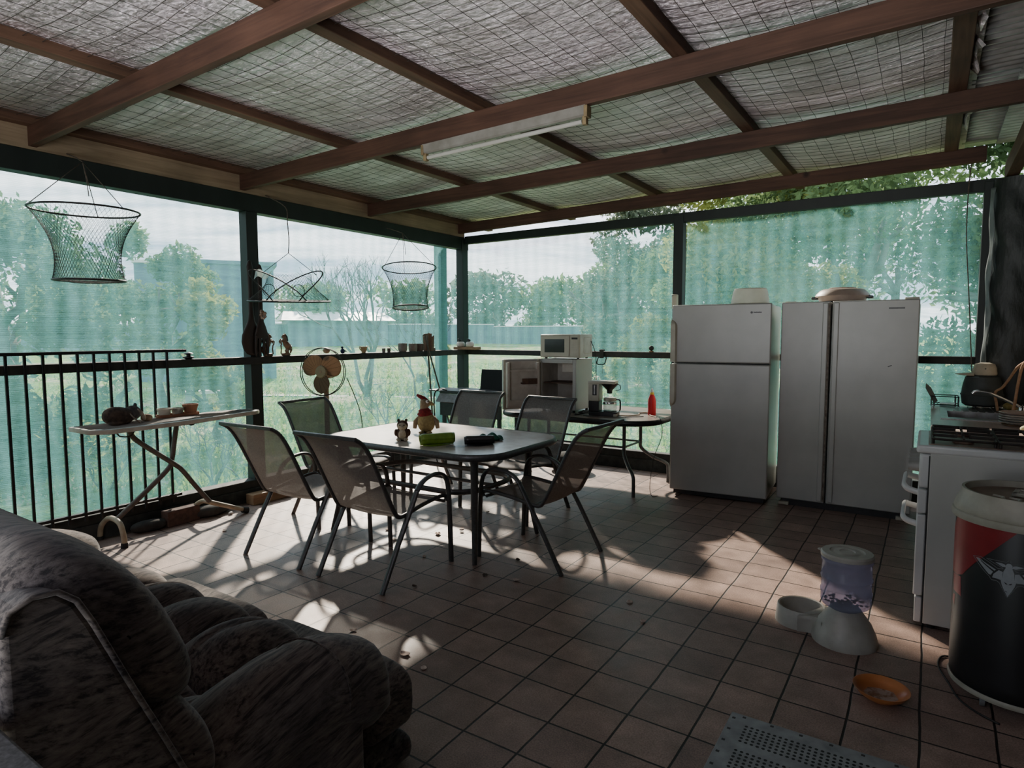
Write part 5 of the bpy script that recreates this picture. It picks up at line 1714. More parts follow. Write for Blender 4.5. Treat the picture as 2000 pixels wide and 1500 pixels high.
# spoon and fork hung on the post
DARKWOOD = pm('dark_carved_wood', (.030, .019, .014), .55, 0, (.014, .009, .007), 10, (1, 1, .2), .2)
sp = thing('wooden_spoon', 'giant dark wooden spoon hung bowl down on the left post', 'wall ornament', (-4.866, 3.285, 1.268))
def prof_sheet(widths, th, mat, name, parent, dish=0, flat=0):
    mb = MB()
    n = len(widths) - 1
    def fn(u, v):
        i = u * n; a = int(min(i, n - 1)); t = i - a
        w_ = widths[a][1] + (widths[a + 1][1] - widths[a][1]) * t
        z_ = widths[a][0] + (widths[a + 1][0] - widths[a][0]) * t
        ang = 2 * PI * v
        return (th * math.sin(ang) * (.35 + .65 * min(1, w_ / .05)), w_ * math.cos(ang), z_)
    mb.grid(fn, n * 4, 20, closed=True)
    return mb.build(name, mat, parent, ang=180)
prof_sheet([(0, .004), (.02, .055), (.06, .085), (.12, .100), (.18, .092), (.24, .062), (.30, .034), (.36, .024), (.55, .020), (.70, .024), (.76, .030), (.80, .018), (.815, .003)], .022, DARKWOOD, 'bowl_and_handle', sp)
fk = thing('wooden_fork', 'giant dark wooden fork hung beside the wooden spoon on the left post', 'wall ornament', (-4.830, 3.355, 1.262))
prof_sheet([(.155, .066), (.19, .066), (.25, .048), (.30, .028), (.36, .022), (.55, .019), (.68, .024), (.74, .030), (.78, .016), (.79, .003)], .016, DARKWOOD, 'handle', fk)
for k in range(4):
    y_ = -.056 + k * .0375
    MB().tube(smooth_path([(0, y_ * .92, .185), (0, y_, .12), (0, y_ * 1.05, .05), (0, y_ * 1.02, .0)], 3), [.0135, .0135, .013, .013, .012, .012, .011, .010, .008, .005], 8).build('tine', DARKWOOD, fk, ang=180)
o = MB()
for k in range(9):
    a = k * 2.4
    o.sell((.012 * (k % 3), .018 * math.cos(a), .03 * math.sin(a)), (.010, .014, .014), 1, 1, 8, 6)
o = o.build('dried_flowers', pm('faded_flower', (.46, .36, .28), .9, 0, (.20, .12, .08), 50), fk, ang=180); o.location = (.022, -.005, .36)

# ---------------------------------------------------------------- ornaments on the ledges
LZ = 1.2585
LX = -4.888
HORSE = pm('mottled_brown_ceramic', (.30, .19, .115), .4, 0, (.13, .075, .045), 30)
def horse(y, d, lab):
    t = thing('horse_figurine', lab, 'figurine', (LX, y, LZ))
    def p(a, z_): return (0, d * a, z_)
    MB().sell((0, 0, .012), (.026, .045, .014), .5, .8, 18, 8).build('plinth', HORSE, t, ang=180)
    b = MB().tube([p(-.038, .055), p(-.025, .085), p(-.002, .110), p(.012, .130)], [.022, .031, .028, .020], 12)
    b.tube([p(.010, .122), p(.010, .150), p(.008, .172), p(.012, .188)], [.024, .019, .014, .010], 10)
    b.tube([p(.006, .186), p(.024, .180), p(.038, .165)], [.013, .012, .007], 8)
    b.build('body', HORSE, t, ang=180)
    for s in (-1, 1):
        MB().tube([(s * .009, d * .010, .126), (s * .011, d * .045, .142 - .006 * s), (s * .011, d * .058, .130), (s * .010, d * .050, .105 - .008 * s)], [.011, .008, .007, .006], 7).build('foreleg', HORSE, t, ang=180)
        MB().tube([(s * .012, -d * .030, .065), (s * .013, -d * .010, .045), (s * .013, -d * .022, .014)], [.016, .011, .008], 7).build('hind_leg', HORSE, t, ang=180)
        MB().cyl((s * .006, d * .010, .192), (s * .006, d * .012, .207), .005, .001, 6).build('ear', HORSE, t)
    MB().tube([p(-.030, .075), p(-.056, .080), p(-.058, .050), p(-.048, .022)], [.009, .012, .011, .006], 8).build('tail', HORSE, t, ang=180)
    MB().tube([p(.003, .195), p(-.012, .170), p(-.018, .140), p(-.014, .118)], [.006, .010, .009, .005], 7).build('mane', DARKWOOD, t, ang=180)
    MB().tube([(.0, d * .052, .018), (0, d * .046, .06), (0, d * .052, .10)], .006, 6).build('support', HORSE, t, ang=180)
horse(3.455, 1, 'brown rearing horse figurine facing right beside the wooden fork on the ledge')
horse(3.640, -1, 'brown rearing horse figurine facing left, right of its twin on the ledge')

o = MB().sell((0, 0, .026), (.020, .026, .026), 1, 1, 14, 10).sell((0, -.004, .062), (.013, .013, .013), 1, 1, 12, 8).tube([(0, .018, .03), (0, .05, .022)], [.012, .004], 8).tube([(0, -.014, .062), (0, -.026, .058)], [.004, .001], 6).build('bird_figurine', pm('deep_blue_glaze', (.016, .024, .10), .2, 0, (.008, .012, .05), 20), ang=180)
o.location = (LX, 4.305, LZ); tag(o, 'small dark blue bird figurine on the left ledge', 'figurine')
jg2 = thing('milk_jug', 'tiny tan jug with a curled handle on the left ledge', 'jug', (LX, 4.585, LZ))
TANG = pm('tan_glaze', (.42, .29, .14), .35, 0, (.28, .18, .09), 16)
MB().lathe([(0, 0), (.022, 0), (.020, .008), (.036, .035), (.033, .052), (.040, .066), (.036, .066), (.028, .052), (0, .012)], n=22).build('jug_body', TANG, jg2, ang=180)
MB().tube(smooth_path([(0, -.032, .056), (0, -.052, .066), (0, -.054, .044), (0, -.034, .030)], 3), .004, 6).build('handle', TANG, jg2, ang=180)
MB().tube([(0, .028, .052), (0, .052, .066)], [.014, .006], 8).build('spout', TANG, jg2, ang=180)
TAUPE = pm('taupe_ceramic', (.20, .165, .14), .6, 0, (.12, .095, .08), 18)
TAUPED = pm('dark_taupe_ceramic', (.10, .07, .055), .6, 0, (.06, .042, .035), 18)
def cup(y, r, h, m, lab, cat='pot', nm='small_pot', grp=None):
    o = MB().lathe([(0, 0), (r * .78, 0), (r * .95, h * .18), (r, h * .55), (r * .97, h), (r * .86, h), (r * .86, h * .2), (0, h * .14)], n=26).build(nm, m, ang=40)
    o.location = (LX, y, LZ)
    return tag(o, lab, cat, grp)
cup(4.872, .019, .042, TAUPE, 'left one of two tiny dark cups on the left ledge', 'cup', 'tiny_cup', 'two tiny cups')
cup(4.950, .019, .042, TAUPED, 'right one of two tiny dark cups on the left ledge', 'cup', 'tiny_cup', 'two tiny cups')
cup(5.165, .052, .092, TAUPE, 'taupe round pot on the ledge, left of the three before the bark vase', 'pot', 'small_pot', 'three round pots')
cup(5.330, .050, .086, TAUPE, 'taupe round pot on the ledge, middle of the three before the bark vase', 'pot', 'small_pot', 'three round pots')
cup(5.445, .046, .084, TAUPED, 'dark brown round pot on the ledge beside the bark vase', 'pot', 'small_pot', 'three round pots')
BARK = m_wood('split_bark', (.22, .12, .075), (.07, .036, .024), 2)
bv = thing('bark_vase', 'tall vase of split bark strips on the left ledge near the corner', 'vase', (LX, 5.598, LZ))
MB().lathe([(0, 0), (.050, 0), (.050, .15), (.042, .15), (.042, .02), (0, .02)], n=20).build('core', TAUPED, bv)
rr = random.Random(4)
for k in range(17):
    a = 2 * PI * k / 17
    h_ = .175 + rr.uniform(-.02, .035)
    MB().bar((.054 * math.cos(a), .054 * math.sin(a), .0), (.060 * math.cos(a), .060 * math.sin(a), h_), .020, .014, (math.cos(a), math.sin(a), 0)).build('bark_strip', BARK, bv, bevel=.002)
o = MB().cyl((0, 0, 0), (0, 0, .032), .022, .020, 16).build('wooden_stub', TAUPE, ang=40); o.location = (LX, 5.690, LZ)
tag(o, 'short stub of wood on the ledge right of the bark vase', 'wood')
bd = MB().span((-.24, -.06, 0), (.10, .06, .036)).build('shelf_board', RAWWOOD, bevel=.003); bd.location = (-4.735, 6.225, LZ); bd.rotation_euler = (0, 0, 0)
tag(bd, 'short brown board lying across the corner ledges under two white jars', 'board')
def jar(x, y, lab, lean, mirror):
    t = thing('bird_jar', lab, 'jar', (x, y, LZ + .0365), lean)
    wc = pm('white_glazed_jar', (.66, .60, .54), .3, 0, (.52, .45, .40), 12)
    MB().lathe([(0, 0), (.042, 0), (.052, .014), (.052, .044), (.038, .060), (0, .064)], n=26).build('jar_body', wc, t, ang=180)
    MB().sell((mirror * .012, 0, .078), (.022, .020, .018), 1, 1, 14, 10).sell((mirror * .026, 0, .092), (.013, .012, .012), 1, 1, 10, 8).build('dark_lid_figure', BLACKPLASTIC, t, ang=180)
jar(-4.885, 6.20, 'white glazed jar with a dark lid at the left of the corner board', .5, -1)
jar(-4.745, 6.205, 'white glazed jar with a dark lid at the right of the corner board', .5, -1)

# far ledge
ln2 = thing('hanging_clamp', 'small dark clamp with a loop handle hanging below the far ledge', 'hook', (-2.985, 6.270, 1.27))
MB().span((-.026, -.02, -.008), (.026, .02, .010)).span((-.022, -.022, -.085), (.022, -.002, .0)).build('clamp', DARKRAIL, ln2, bevel=.003)
MB().tube([(x, -.012, z_) for x, z_ in [(p[0] + (p[1] + .11) * .28, p[1]) for p in rrect(-.050, .050, -.155, -.065, .028, 5)]], .006, 6, closed=True).build('loop_handle', BLACKMETAL, ln2, ang=180)
MB().tube([(.012, -.012, -.155), (.012, -.012, -.26)], .0015, 4).build('thread', STRING, ln2, ang=180)
kb = thing('knob_ornament', 'round dark knob on a small disc standing on the far ledge near the fridge', 'ornament', (-2.440, 6.315, LZ))
MB().lathe([(0, 0), (.024, 0), (.024, .010), (.010, .014), (.008, .02)], n=20).build('disc', RAWWOOD, kb)
MB().sell((0, 0, .040), (.027, .027, .026), 1, 1, 18, 12).build('ball', DARKRAIL, kb, ang=180)
s_ = thing('spool_ornament', 'small dark spool standing on the left ledge beyond the end of the railing', 'ornament', (LX, 2.735, LZ))
MB().lathe([(0, 0), (.022, 0), (.042, .012), (.042, .018), (.016, .024), (.016, .034), (.036, .042), (.030, .048), (.010, .054), (0, .056)], n=22).build('spool', BLACKMETAL, s_, ang=50)
cord('dangling_string', 'thin beige cord hanging down in front of the right end of the far mesh wall', [(.205, 6.18, 2.77), (.195, 6.20, 2.55), (.20, 6.22, 2.2), (.235, 6.22, 1.75), (.262, 6.23, 1.4), (.285, 6.24, 1.10)], .0045, STRING)
# two sticks leaning on the ledge
STK = pm('grey_brown_stick', (.10, .085, .07), .7, 0, (.05, .042, .036), 20)
o = MB().cyl((0, 0, 0), (-.055, -.05, 1.44), .010, n=10).build('broom_stick', STK, ang=60); o.location = (-4.775, 5.56, 0)
tag(o, 'straight dark stick leaning on the ledge at the bark vase, nearly upright', 'stick')
o = MB().cyl((0, 0, 0), (-.150, -.42, 1.455), .009, n=10).build('broom_stick', STK, ang=60); o.location = (-4.665, 5.86, 0)
tag(o, 'slanting stick leaning on the ledge, its foot nearer the corner', 'stick')

# ---------------------------------------------------------------- pedestal fan
fn_ = thing('pedestal_fan', 'old tan pedestal fan with three round blades behind the left end chair', 'fan', (-4.56, 3.815, 0))
TANP = pm('tan_fan_plastic', (.36, .25, .165), .5, 0, (.27, .17, .105), 10)
TANL = m_leaf('translucent_tan_blade', (.33, .25, .18), (.25, .175, .12))
HUBM = pm('olive_hub', (.30, .25, .14), .5)
MB().lathe([(0, 0), (.19, 0), (.195, .012), (.17, .028), (.05, .045), (.03, .06)], n=36).build('base', TANP, fn_)
MB().cyl((0, 0, .04), (0, 0, .98), .024, .022, 16).build('pole', TANP, fn_)
ax = Vector((.62, -.78, 0)).normalized()
ax = Vector((.36, -.93, .05)).normalized()
zax = Vector((0, 0, 1)); xa = zax.cross(ax).normalized(); ya = ax.cross(xa)
F = Matrix((xa, ya, ax)).transposed().to_4x4(); F.translation = Vector((.0, -.045, 1.115))
MB().lathe([(0, -.20), (.045, -.195), (.062, -.16), (.062, -.08), (.04, -.055), (.012, -.05), (.012, .03)], n=24, M=F).build('motor', TANP, fn_)
MB().lathe([(.012, -.02), (.055, -.01), (.058, .012), (.05, .024), (0, .028)], n=26, M=F).build('hub', HUBM, fn_)
for k in range(3):
    a0 = math.radians(28 + 120 * k)
    def bl(u, v, a0=a0):
        # a broad round paddle set at an angle
        r_ = .035 + .165 * u
        w_ = .096 * math.sin(PI * min(1, .12 + .88 * u)) ** .55
        s2 = (v - .5) * 2
        x_, y_ = r_, w_ * s2
        tw = .30 * s2 * w_
        c, s_ = math.cos(a0), math.sin(a0)
        return F @ Vector((x_ * c - y_ * s_, x_ * s_ + y_ * c, tw))
    MB().grid(bl, 14, 10).build('blade', TANL, fn_, ang=180, solid=.003)
cg = MB()
for rr_, zz in ((.215, -.03), (.215, .0)):
    cg.tube([F @ Vector((rr_ * math.cos(a), rr_ * math.sin(a), zz)) for a in np.linspace(0, 2 * PI, 49)[:-1]], .0042, 6, closed=True)
cage = cg.build('cage_ring', NETR, fn_, ang=180)
ww = MB()
for k in range(26):
    a = 2 * PI * k / 26
    ww.tube([F @ Vector((r_ * math.cos(a), r_ * math.sin(a), z_)) for r_, z_ in ((.215, .0), (.19, .04), (.12, .062), (.06, .068))], .0009, 3)
    ww.tube([F @ Vector((r_ * math.cos(a), r_ * math.sin(a), z_)) for r_, z_ in ((.215, -.03), (.18, -.07), (.10, -.085), (.06, -.085))], .0009, 3)
ww.build('cage_wires', NETR, cage, ang=180)
MB().sell((-.02, .03, 1.305), (.035, .03, .028), 1, 1, 14, 10).build('oscillator_knob', TANP, fn_, ang=180)
cord('power_cord', '', [(-4.40, 3.915, 1.06), (-4.39, 3.99, .90), (-4.37, 4.05, .70), (-4.36, 4.06, .45), (-4.36, 4.07, .12), (-4.34, 4.10, .006), (-4.25, 4.14, .006)], .004, WIRE, parent=fn_)

# ---------------------------------------------------------------- fluorescent batten
fb = thing('fluorescent_batten', 'long white fluorescent tube light fixed under the second rafter', 'ceiling light', (-2.27, 3.277, 2.60))
BAT = pm('grubby_white_batten', (.27, .255, .23), .5, 0, (.19, .175, .15), 9)
sl = .0185
def bz(x): return zb(x)
x0_, x1_ = -2.875, -1.665
bb = MB()
vs = []
for x in (x0_, x1_):
    zt = zb(x) - .0005
    for y, dz_ in ((3.250, 0), (3.304, 0), (3.300, -.050), (3.288, -.058), (3.266, -.058), (3.254, -.050)):
        vs.append((x, y, zt + dz_))
bb.add(vs, [tuple(range(5, -1, -1)), tuple(range(6, 12))] + [(i, (i + 1) % 6, (i + 1) % 6 + 6, i + 6) for i in range(6)])
bb.build('housing', BAT, fb, world=fb, smooth=False)
TUBE = pm('unlit_glass_tube', (.50, .49, .45), .25, 0, (.42, .40, .36), 6)
MB().tube([(x0_ + .03, 3.277, zb(x0_) - .083), (x1_ - .03, 3.277, zb(x1_) - .083)], .013, 12).build('tube', TUBE, fb, world=fb, ang=60)
for x in (x0_, x1_):
    s = 1 if x == x0_ else -1
    MB().span((x - .010, 3.250, zb(x) - .066), (x + .012, 3.304, zb(x) - .002)).span((x - .012 + .012 * s, 3.262, zb(x) - .104), (x + .012 + .012 * s, 3.292, zb(x) - .056)).build('end_cap', pm('yellowed_end_cap', (.30, .22, .11), .6, 0, (.14, .10, .055), 20), fb, world=fb, bevel=.002)

# ---------------------------------------------------------------- pet feeder, bowl, drain plate
FEED = pm('grubby_cream_plastic', (.47, .45, .40), .45, 0, (.33, .31, .27), 8)
BLUEC = m_clear('blue_tinted_clear', (.66, .68, .86), .34, .08)
pf = thing('pet_feeder', 'cream gravity pet feeder with a blue clear hopper on the floor', 'pet feeder', (-.285, 3.265, 0))
MB().lathe([(.140, 0), (.142, .012), (.132, .050), (.112, .095), (.098, .112), (.096, .118), (.074, .146), (.066, .160), (.062, .160)], n=44).build('base', FEED, pf, ang=50)
bx, by = -.205, .105
tray = MB().lathe([(0, .012), (.088, .012), (.098, .03), (.100, .085), (.108, .088), (.112, .082), (.118, .03), (.120, 0), (0, 0)], (bx, by, 0), 40)
tray.build('bowl', FEED, pf, ang=40)
nk = MB()
dvec = Vector((bx, by, 0)).normalized(); pv = Vector((-dvec.y, dvec.x, 0))
vs = []
for t in (.10, .145):
    pass
def bridge(u, v):
    w = (v - .5) * 2
    half = .112 - .042 * math.sin(PI * u)
    e = max(0, (abs(w) - .75) / .25)
    return tuple(dvec * (.045 + .125 * u) + pv * (math.copysign(min(1, abs(w) / .75), w) * half) + Vector((0, 0, (.094 - .014 * u) * (1 - e))))
nk.grid(bridge, 12, 32)
nk.build('bridge', FEED, pf, ang=180)
MB().lathe([(.055, .150), (.070, .163), (.100, .180), (.107, .195), (.107, .235), (.110, .238), (.110, .246), (.106, .250), (.106, .300), (.110, .304), (.110, .314), (.106, .318), (.106, .385), (.111, .392), (.109, .402), (.100, .418)], n=48, caps=False).build('hopper', BLUEC, pf, ang=50)
MB().lathe([(.104, .405), (.112, .407), (.113, .422), (.107, .430), (.075, .432), (.070, .428), (.055, .428), (.050, .432), (.034, .432), (.03, .428), (0, .428)], n=48).build('lid', FEED, pf, ang=40)
MB().sell((-.112, .02, .416), (.018, .014, .006), 1, 1, 10, 6).build('lid_tab', FEED, pf, ang=180)
kib = MB()
rr = random.Random(9)
for k in range(70):
    a, r_ = rr.uniform(0, 6.28), .088 * math.sqrt(rr.random())
    kib.sell((r_ * math.cos(a), r_ * math.sin(a), .186 + rr.uniform(0, .012)), (.008, .007, .005), 1, 1, 6, 4)
o = kib.build('kibble', pm('dark_kibble', (.07, .042, .03), .9), pf, ang=180); o['kind'] = 'stuff'
ob = thing('orange_bowl', 'shallow orange brown glazed bowl with white dregs on the floor', 'bowl', (-.108, 2.812, 0))
MB().lathe([(0, .004), (.045, .003), (.05, 0), (.056, .004), (.085, .024), (.099, .043), (.101, .046), (.097, .046), (.082, .028), (.055, .011), (0, .009)], n=44).build('bowl_wall', pm('orange_brown_glaze', (.62, .23, .075), .28, 0, (.48, .16, .05), 8), ob, ang=60)
MB().grid(lambda u, v: (.062 * u ** .6 * math.cos(6.283 * v) * (1 + .12 * math.sin(18.8 * v)), .055 * u ** .6 * math.sin(6.283 * v) * (1 + .10 * math.sin(12.6 * v + 1)), .0105 + .004 * u ** 3), 8, 28, closed=True).build('dregs', pm('milky_dregs', (.46, .34, .28), .6, 0, (.22, .10, .05), 40, lo=.42, hi=.58), ob, ang=180)

def m_plate():
    m, nt, out = new_mat('perforated_steel')
    b = nt.nodes.new('ShaderNodeBsdfPrincipled')
    tc = nt.nodes.new('ShaderNodeTexCoord')
    sx = nt.nodes.new('ShaderNodeSeparateXYZ'); L(nt, tc.outputs['Object'], sx.inputs[0])
    def mth(op, a, b_=None, c=None):
        q = nt.nodes.new('ShaderNodeMath'); q.operation = op
        for i, x in enumerate((a, b_, c)):
            if x is None: continue
            if isinstance(x, (int, float)): q.inputs[i].default_value = x
            else: L(nt, x, q.inputs[i])
        return q.outputs[0]
    P_ = .0195
    u = mth('SUBTRACT', mth('FRACT', mth('DIVIDE', sx.outputs[0], P_)), .5)
    v = mth('SUBTRACT', mth('FRACT', mth('DIVIDE', sx.outputs[1], P_)), .5)
    d = mth('SQRT', mth('ADD', mth('MULTIPLY', u, u), mth('MULTIPLY', v, v)))
    hole = mth('LESS_THAN', d, .30)
    def within(s, lo, hi): return mth('MULTIPLY', mth('GREATER_THAN', s, lo), mth('LESS_THAN', s, hi))
    xr = within(sx.outputs[0], P_ * 3, P_ * 33)
    yr = mth('ADD', within(sx.outputs[1], -P_ * 9, -P_ * 3), within(sx.outputs[1], -P_ * 17, -P_ * 11))
    yr = mth('ADD', yr, within(sx.outputs[1], -P_ * 25, -P_ * 19))
    mask = mth('MULTIPLY', hole, mth('MULTIPLY', xr, yr))
    # fixing screws round the edge
    us = mth('SUBTRACT', mth('FRACT', mth('DIVIDE', sx.outputs[0], .098)), .5)
    rw = mth('MULTIPLY', mth('LESS_THAN', mth('ABSOLUTE', mth('MULTIPLY', us, .098)), .006), mth('LESS_THAN', mth('ABSOLUTE', mth('ADD', sx.outputs[1], .016)), .006))
    vs_ = mth('SUBTRACT', mth('FRACT', mth('DIVIDE', sx.outputs[1], .075)), .5)
    cw = mth('MULTIPLY', mth('LESS_THAN', mth('ABSOLUTE', mth('MULTIPLY', vs_, .075)), .006), mth('LESS_THAN', mth('ABSOLUTE', mth('SUBTRACT', sx.outputs[0], .016)), .006))
    scr = mth('MINIMUM', mth('ADD', rw, cw), 1)
    f = noise(nt, tc.outputs['Object'], 14, 5)
    c = ramp(nt, f, [(.3, (.20, .205, .21)), (.7, (.36, .365, .37))])
    c = mixcol(nt, mask, c, (.003, .003, .003))
    c = mixcol(nt, scr, c, (.03, .03, .03))
    L(nt, c, b.inputs['Base Color'])
    b.inputs['Metallic'].default_value = .1; b.inputs['Roughness'].default_value = .6
    L(nt, b.outputs[0], out.inputs[0])
    return m
dp = MB().span((0, -.60, 0), (.74, 0, .007)).build('drain_plate', m_plate(), bevel=.002)
dp.location = (-.576, 2.385, .0005); dp.rotation_euler = (0, 0, math.radians(.4))
tag(dp, 'grey perforated metal plate lying flat on the paving at the bottom edge', 'metal plate')

# dead leaves and crumbs on the paving
LEAF = pm('dry_leaf', (.85, .70, .62), .9, 0, (.55, .42, .35), 30)
LEAFD = pm('dark_dry_leaf', (.07, .045, .03), .9)
rr = random.Random(21)
spots = [(-2.30, 2.05, 1), (-2.27, 1.93, 1), (-1.93, 2.02, 1), (-1.78, 1.98, 1), (-1.30, 3.10, 1), (-2.80, 3.55, 0), (-2.92, 3.42, 1), (-2.86, 3.62, 1), (-3.10, 3.16, 1),
         (-2.18, 2.98, 0), (-2.42, 2.62, 0), (-1.98, 3.02, 1), (-3.05, 4.02, 0), (-2.95, 4.08, 0), (-3.12, 4.10, 1), (-3.30, 3.30, 1), (-2.70, 3.02, 1), (-1.15, 2.92, 1), (-4.30, 2.62, 1), (-2.15, 3.30, 0)]
for x, y, pale in spots:
    s_ = rr.uniform(.013, .026)
    cv = rr.uniform(.2, .6)
    o = MB().grid(lambda u, v: ((u - .5) * 2.2 * s_, (v - .5) * 1.7 * s_ * math.sin(PI * min(1, .1 + .9 * u)) ** .7, .003 + cv * s_ * ((u - .5) ** 2 * 2 + (v - .5) ** 2 * 2)), 6, 5).build('dry_leaf', LEAF if pale else LEAFD, ang=180, solid=.001)
    o.location = (x, y, 0); o.rotation_euler = (0, 0, rr.uniform(0, 6.28))
    tag(o, 'pale curled dry leaf scrap lying on the paving' if pale else 'dark curled dry leaf scrap lying on the paving', 'leaf', 'pale dry leaves on the paving' if pale else 'dark dry leaves on the paving')
# ---------------------------------------------------------------- the garden beyond the mesh
BARKT = pm('grey_tree_bark', (.16, .14, .12), .9, 0, (.08, .07, .06), 9, (1, 1, .3), .4)
LEAFM = {
    'dark': m_leaf('dark_green_leaf', (.12, .19, .09), (.06, .105, .055)),
    'mid': m_leaf('mid_green_leaf', (.20, .29, .12), (.10, .16, .075)),
    'yellow': m_leaf('yellow_green_leaf', (.34, .36, .10), (.19, .24, .07)),
    'grey': m_leaf('grey_green_leaf', (.17, .20, .14), (.09, .12, .08)),
}
def leaves(blobs, n, size, rng, squash=1.0):
    """small folded leaves scattered through a set of blobs (centre, radii)"""
    w = np.array([b[1][0] * b[1][1] * b[1][2] for b in blobs]) ** .7
    w /= w.sum()
    idx = rng.choice(len(blobs), n, p=w)
    d = rng.normal(size=(n, 3)); d /= np.linalg.norm(d, axis=1)[:, None]
    rad = rng.random(n) ** .42
    C = np.array([b[0] for b in blobs])[idx]; Rr = np.array([b[1] for b in blobs])[idx]
    P = C + d * Rr * rad[:, None]
    a = rng.normal(size=(n, 3)); a /= np.linalg.norm(a, axis=1)[:, None]
    b = np.cross(a, rng.normal(size=(n, 3))); b /= np.linalg.norm(b, axis=1)[:, None]
    s = size * rng.uniform(.6, 1.3, n)[:, None]
    V = np.stack([P - a * s, P + b * s * .42, P + a * s, P - b * s * .42], 1).reshape(-1, 3)
    F = np.arange(4 * n).reshape(-1, 4)
    return V, F
def mesh_np(name, V, F, mat, parent):
    me = bpy.data.meshes.new(name)
    me.vertices.add(len(V)); me.vertices.foreach_set('co', V.astype(np.float32).ravel())
    me.loops.add(F.size); me.loops.foreach_set('vertex_index', F.astype(np.int32).ravel())
    me.polygons.add(len(F)); me.polygons.foreach_set('loop_start', (np.arange(len(F)) * 4).astype(np.int32))
    me.update(calc_edges=True); me.validate()
    me.materials.append(mat)
    o = bpy.data.objects.new(name, me); COL.objects.link(o); o.parent = parent
    return o
def branches(mb, p, d, ln, r, depth, rng, spread=.55, up=.25, tips=None):
    q = p + d * ln
    mid = (p + q) / 2 + Vector(rng.normal(size=3)) * ln * .06
    mb.tube([p, mid, q], [r, r * .85, r * .68], 6 if depth > 1 else 4)
    if tips is not None and depth <= 1:
        tips.append(q)
    if depth <= 0:
        return
    for k in range(rng.integers(2, 4)):
        nd = (d + Vector(rng.normal(size=3)) * spread + Vector((0, 0, up))).normalized()
        branches(mb, q, nd, ln * rng.uniform(.62, .82), r * .62, depth - 1, rng, spread, up, tips)

def tree(name, label, x, y, h, cr, n, size, kind, seed, trunk_h=None, group=None, cat='tree', low=.25, gaps=0, flat=1.0):
    rng = np.random.default_rng(seed)
    z0 = gz(x, y)
    t = thing(name, label, cat, (x, y, z0), 0, group)
    tb_ = MB(); tips = []
    th = trunk_h if trunk_h is not None else h * .28
    branches(tb_, Vector((0, 0, 0)), Vector((rng.normal() * .06, rng.normal() * .06, 1)).normalized(), th, cr * .085 + .02, 3, rng, .55, .3, tips)
    tb_.build('trunk', BARKT, t, ang=180)
    blobs = []
    nb = 10 + int(cr * 5)
    for k in range(nb):
        a = rng.uniform(0, 2 * PI)
        rr_ = cr * math.sqrt(rng.random()) * .85
        zz = h * (low + (1 - low) * rng.random() ** .8)
        k2 = 1 - .55 * abs((zz / h - .55) / .5) ** 2
        br = cr * rng.uniform(.26, .44)
        blobs.append(((rr_ * k2 * math.cos(a), rr_ * k2 * math.sin(a) * flat, min(zz, h - br * .6)), (br, br, br * .8)))
    V, F = leaves(blobs, n, size, rng)
    mesh_np('foliage', V, F, LEAFM[kind], t)
    return t
# big trees past the far wall
tree('leafy_tree', 'airy grey green tree left of the far mesh post, sky showing through', -6.6, 15.0, 5.0, 1.9, 11000, .075, 'grey', 1, 1.2, low=.15)
tree('leafy_tree', 'bright yellow green tree just right of the far mesh post', -3.7, 12.6, 6.4, 1.9, 20000, .062, 'mid', 2, 1.1, low=.18)
tree('leafy_tree', 'dense green tree behind the left tall fridge', -2.05, 11.4, 7.0, 2.0, 34000, .060, 'yellow', 3, 1.0, low=.03)
tree('leafy_tree', 'dense dark tree behind the wide fridge', -.45, 11.0, 7.0, 2.0, 34000, .060, 'mid', 4, 1.0, low=.02)
tree('leafy_tree', 'dense tree with white sky gaps at the right end of the far mesh', 1.25, 10.8, 6.6, 1.9, 22000, .060, 'dark', 5, 1.0, low=.03)
tree('leafy_tree', 'tall green tree far behind the wide fridge, crown above the others', -2.0, 17.0, 8.4, 3.4, 20000, .095, 'mid', 6, 1.6, low=.1)
tree('bushy_shrub', 'yellow green bush in front of the airy tree by the far mesh post', -4.9, 12.8, 1.9, .95, 6000, .06, 'yellow', 7, .4, cat='shrub', low=.05)
tree('bushy_shrub', 'grey green bush low down between the two far mesh posts', -8.2, 17.5, 2.7, 1.6, 8000, .08, 'grey', 8, .5, cat='shrub', low=.05)
tree('bushy_shrub', 'low green bush behind the gap between the tall fridges', -3.1, 10.6, 2.6, 1.1, 8000, .055, 'mid', 9, .5, cat='shrub', low=.03)
# trees on the left
tree('leafy_tree', 'dense dark tree filling the left mesh panel behind the big crab net', -9.0, 2.7, 4.15, 1.55, 18000, .055, 'dark', 11, 1.0, low=.02)
tree('leafy_tree', 'dense dark tree at the far left edge of the mesh', -9.4, .4, 4.4, 1.6, 15000, .055, 'dark', 12, 1.0, low=.02)
tree('leafy_tree', 'green tree with drooping twigs right of the big crab net', -9.6, 5.0, 3.15, .85, 6500, .055, 'mid', 13, .9, low=.12)
tree('bushy_shrub', 'yellow green bush before the blue shed on the left', -8.4, 5.15, 2.35, .66, 3600, .065, 'yellow', 14, .4, cat='shrub', low=.02)
tree('leafy_tree', 'dark tree standing behind the left trees near the blue shed', -12.2, 4.0, 3.6, 1.9, 10000, .075, 'dark', 15, 1.0, low=.02)
tree('bushy_shrub', 'dense green shrub below the left trees, low behind the railing', -8.3, 2.2, 2.1, 1.15, 5200, .07, 'dark', 16, .4, cat='shrub', low=.02)
tree('bushy_shrub', 'dense green shrub behind the railing between the left trees and the blue shed', -9.6, 4.1, 2.4, 1.15, 5200, .07, 'mid', 17, .4, cat='shrub', low=.02)
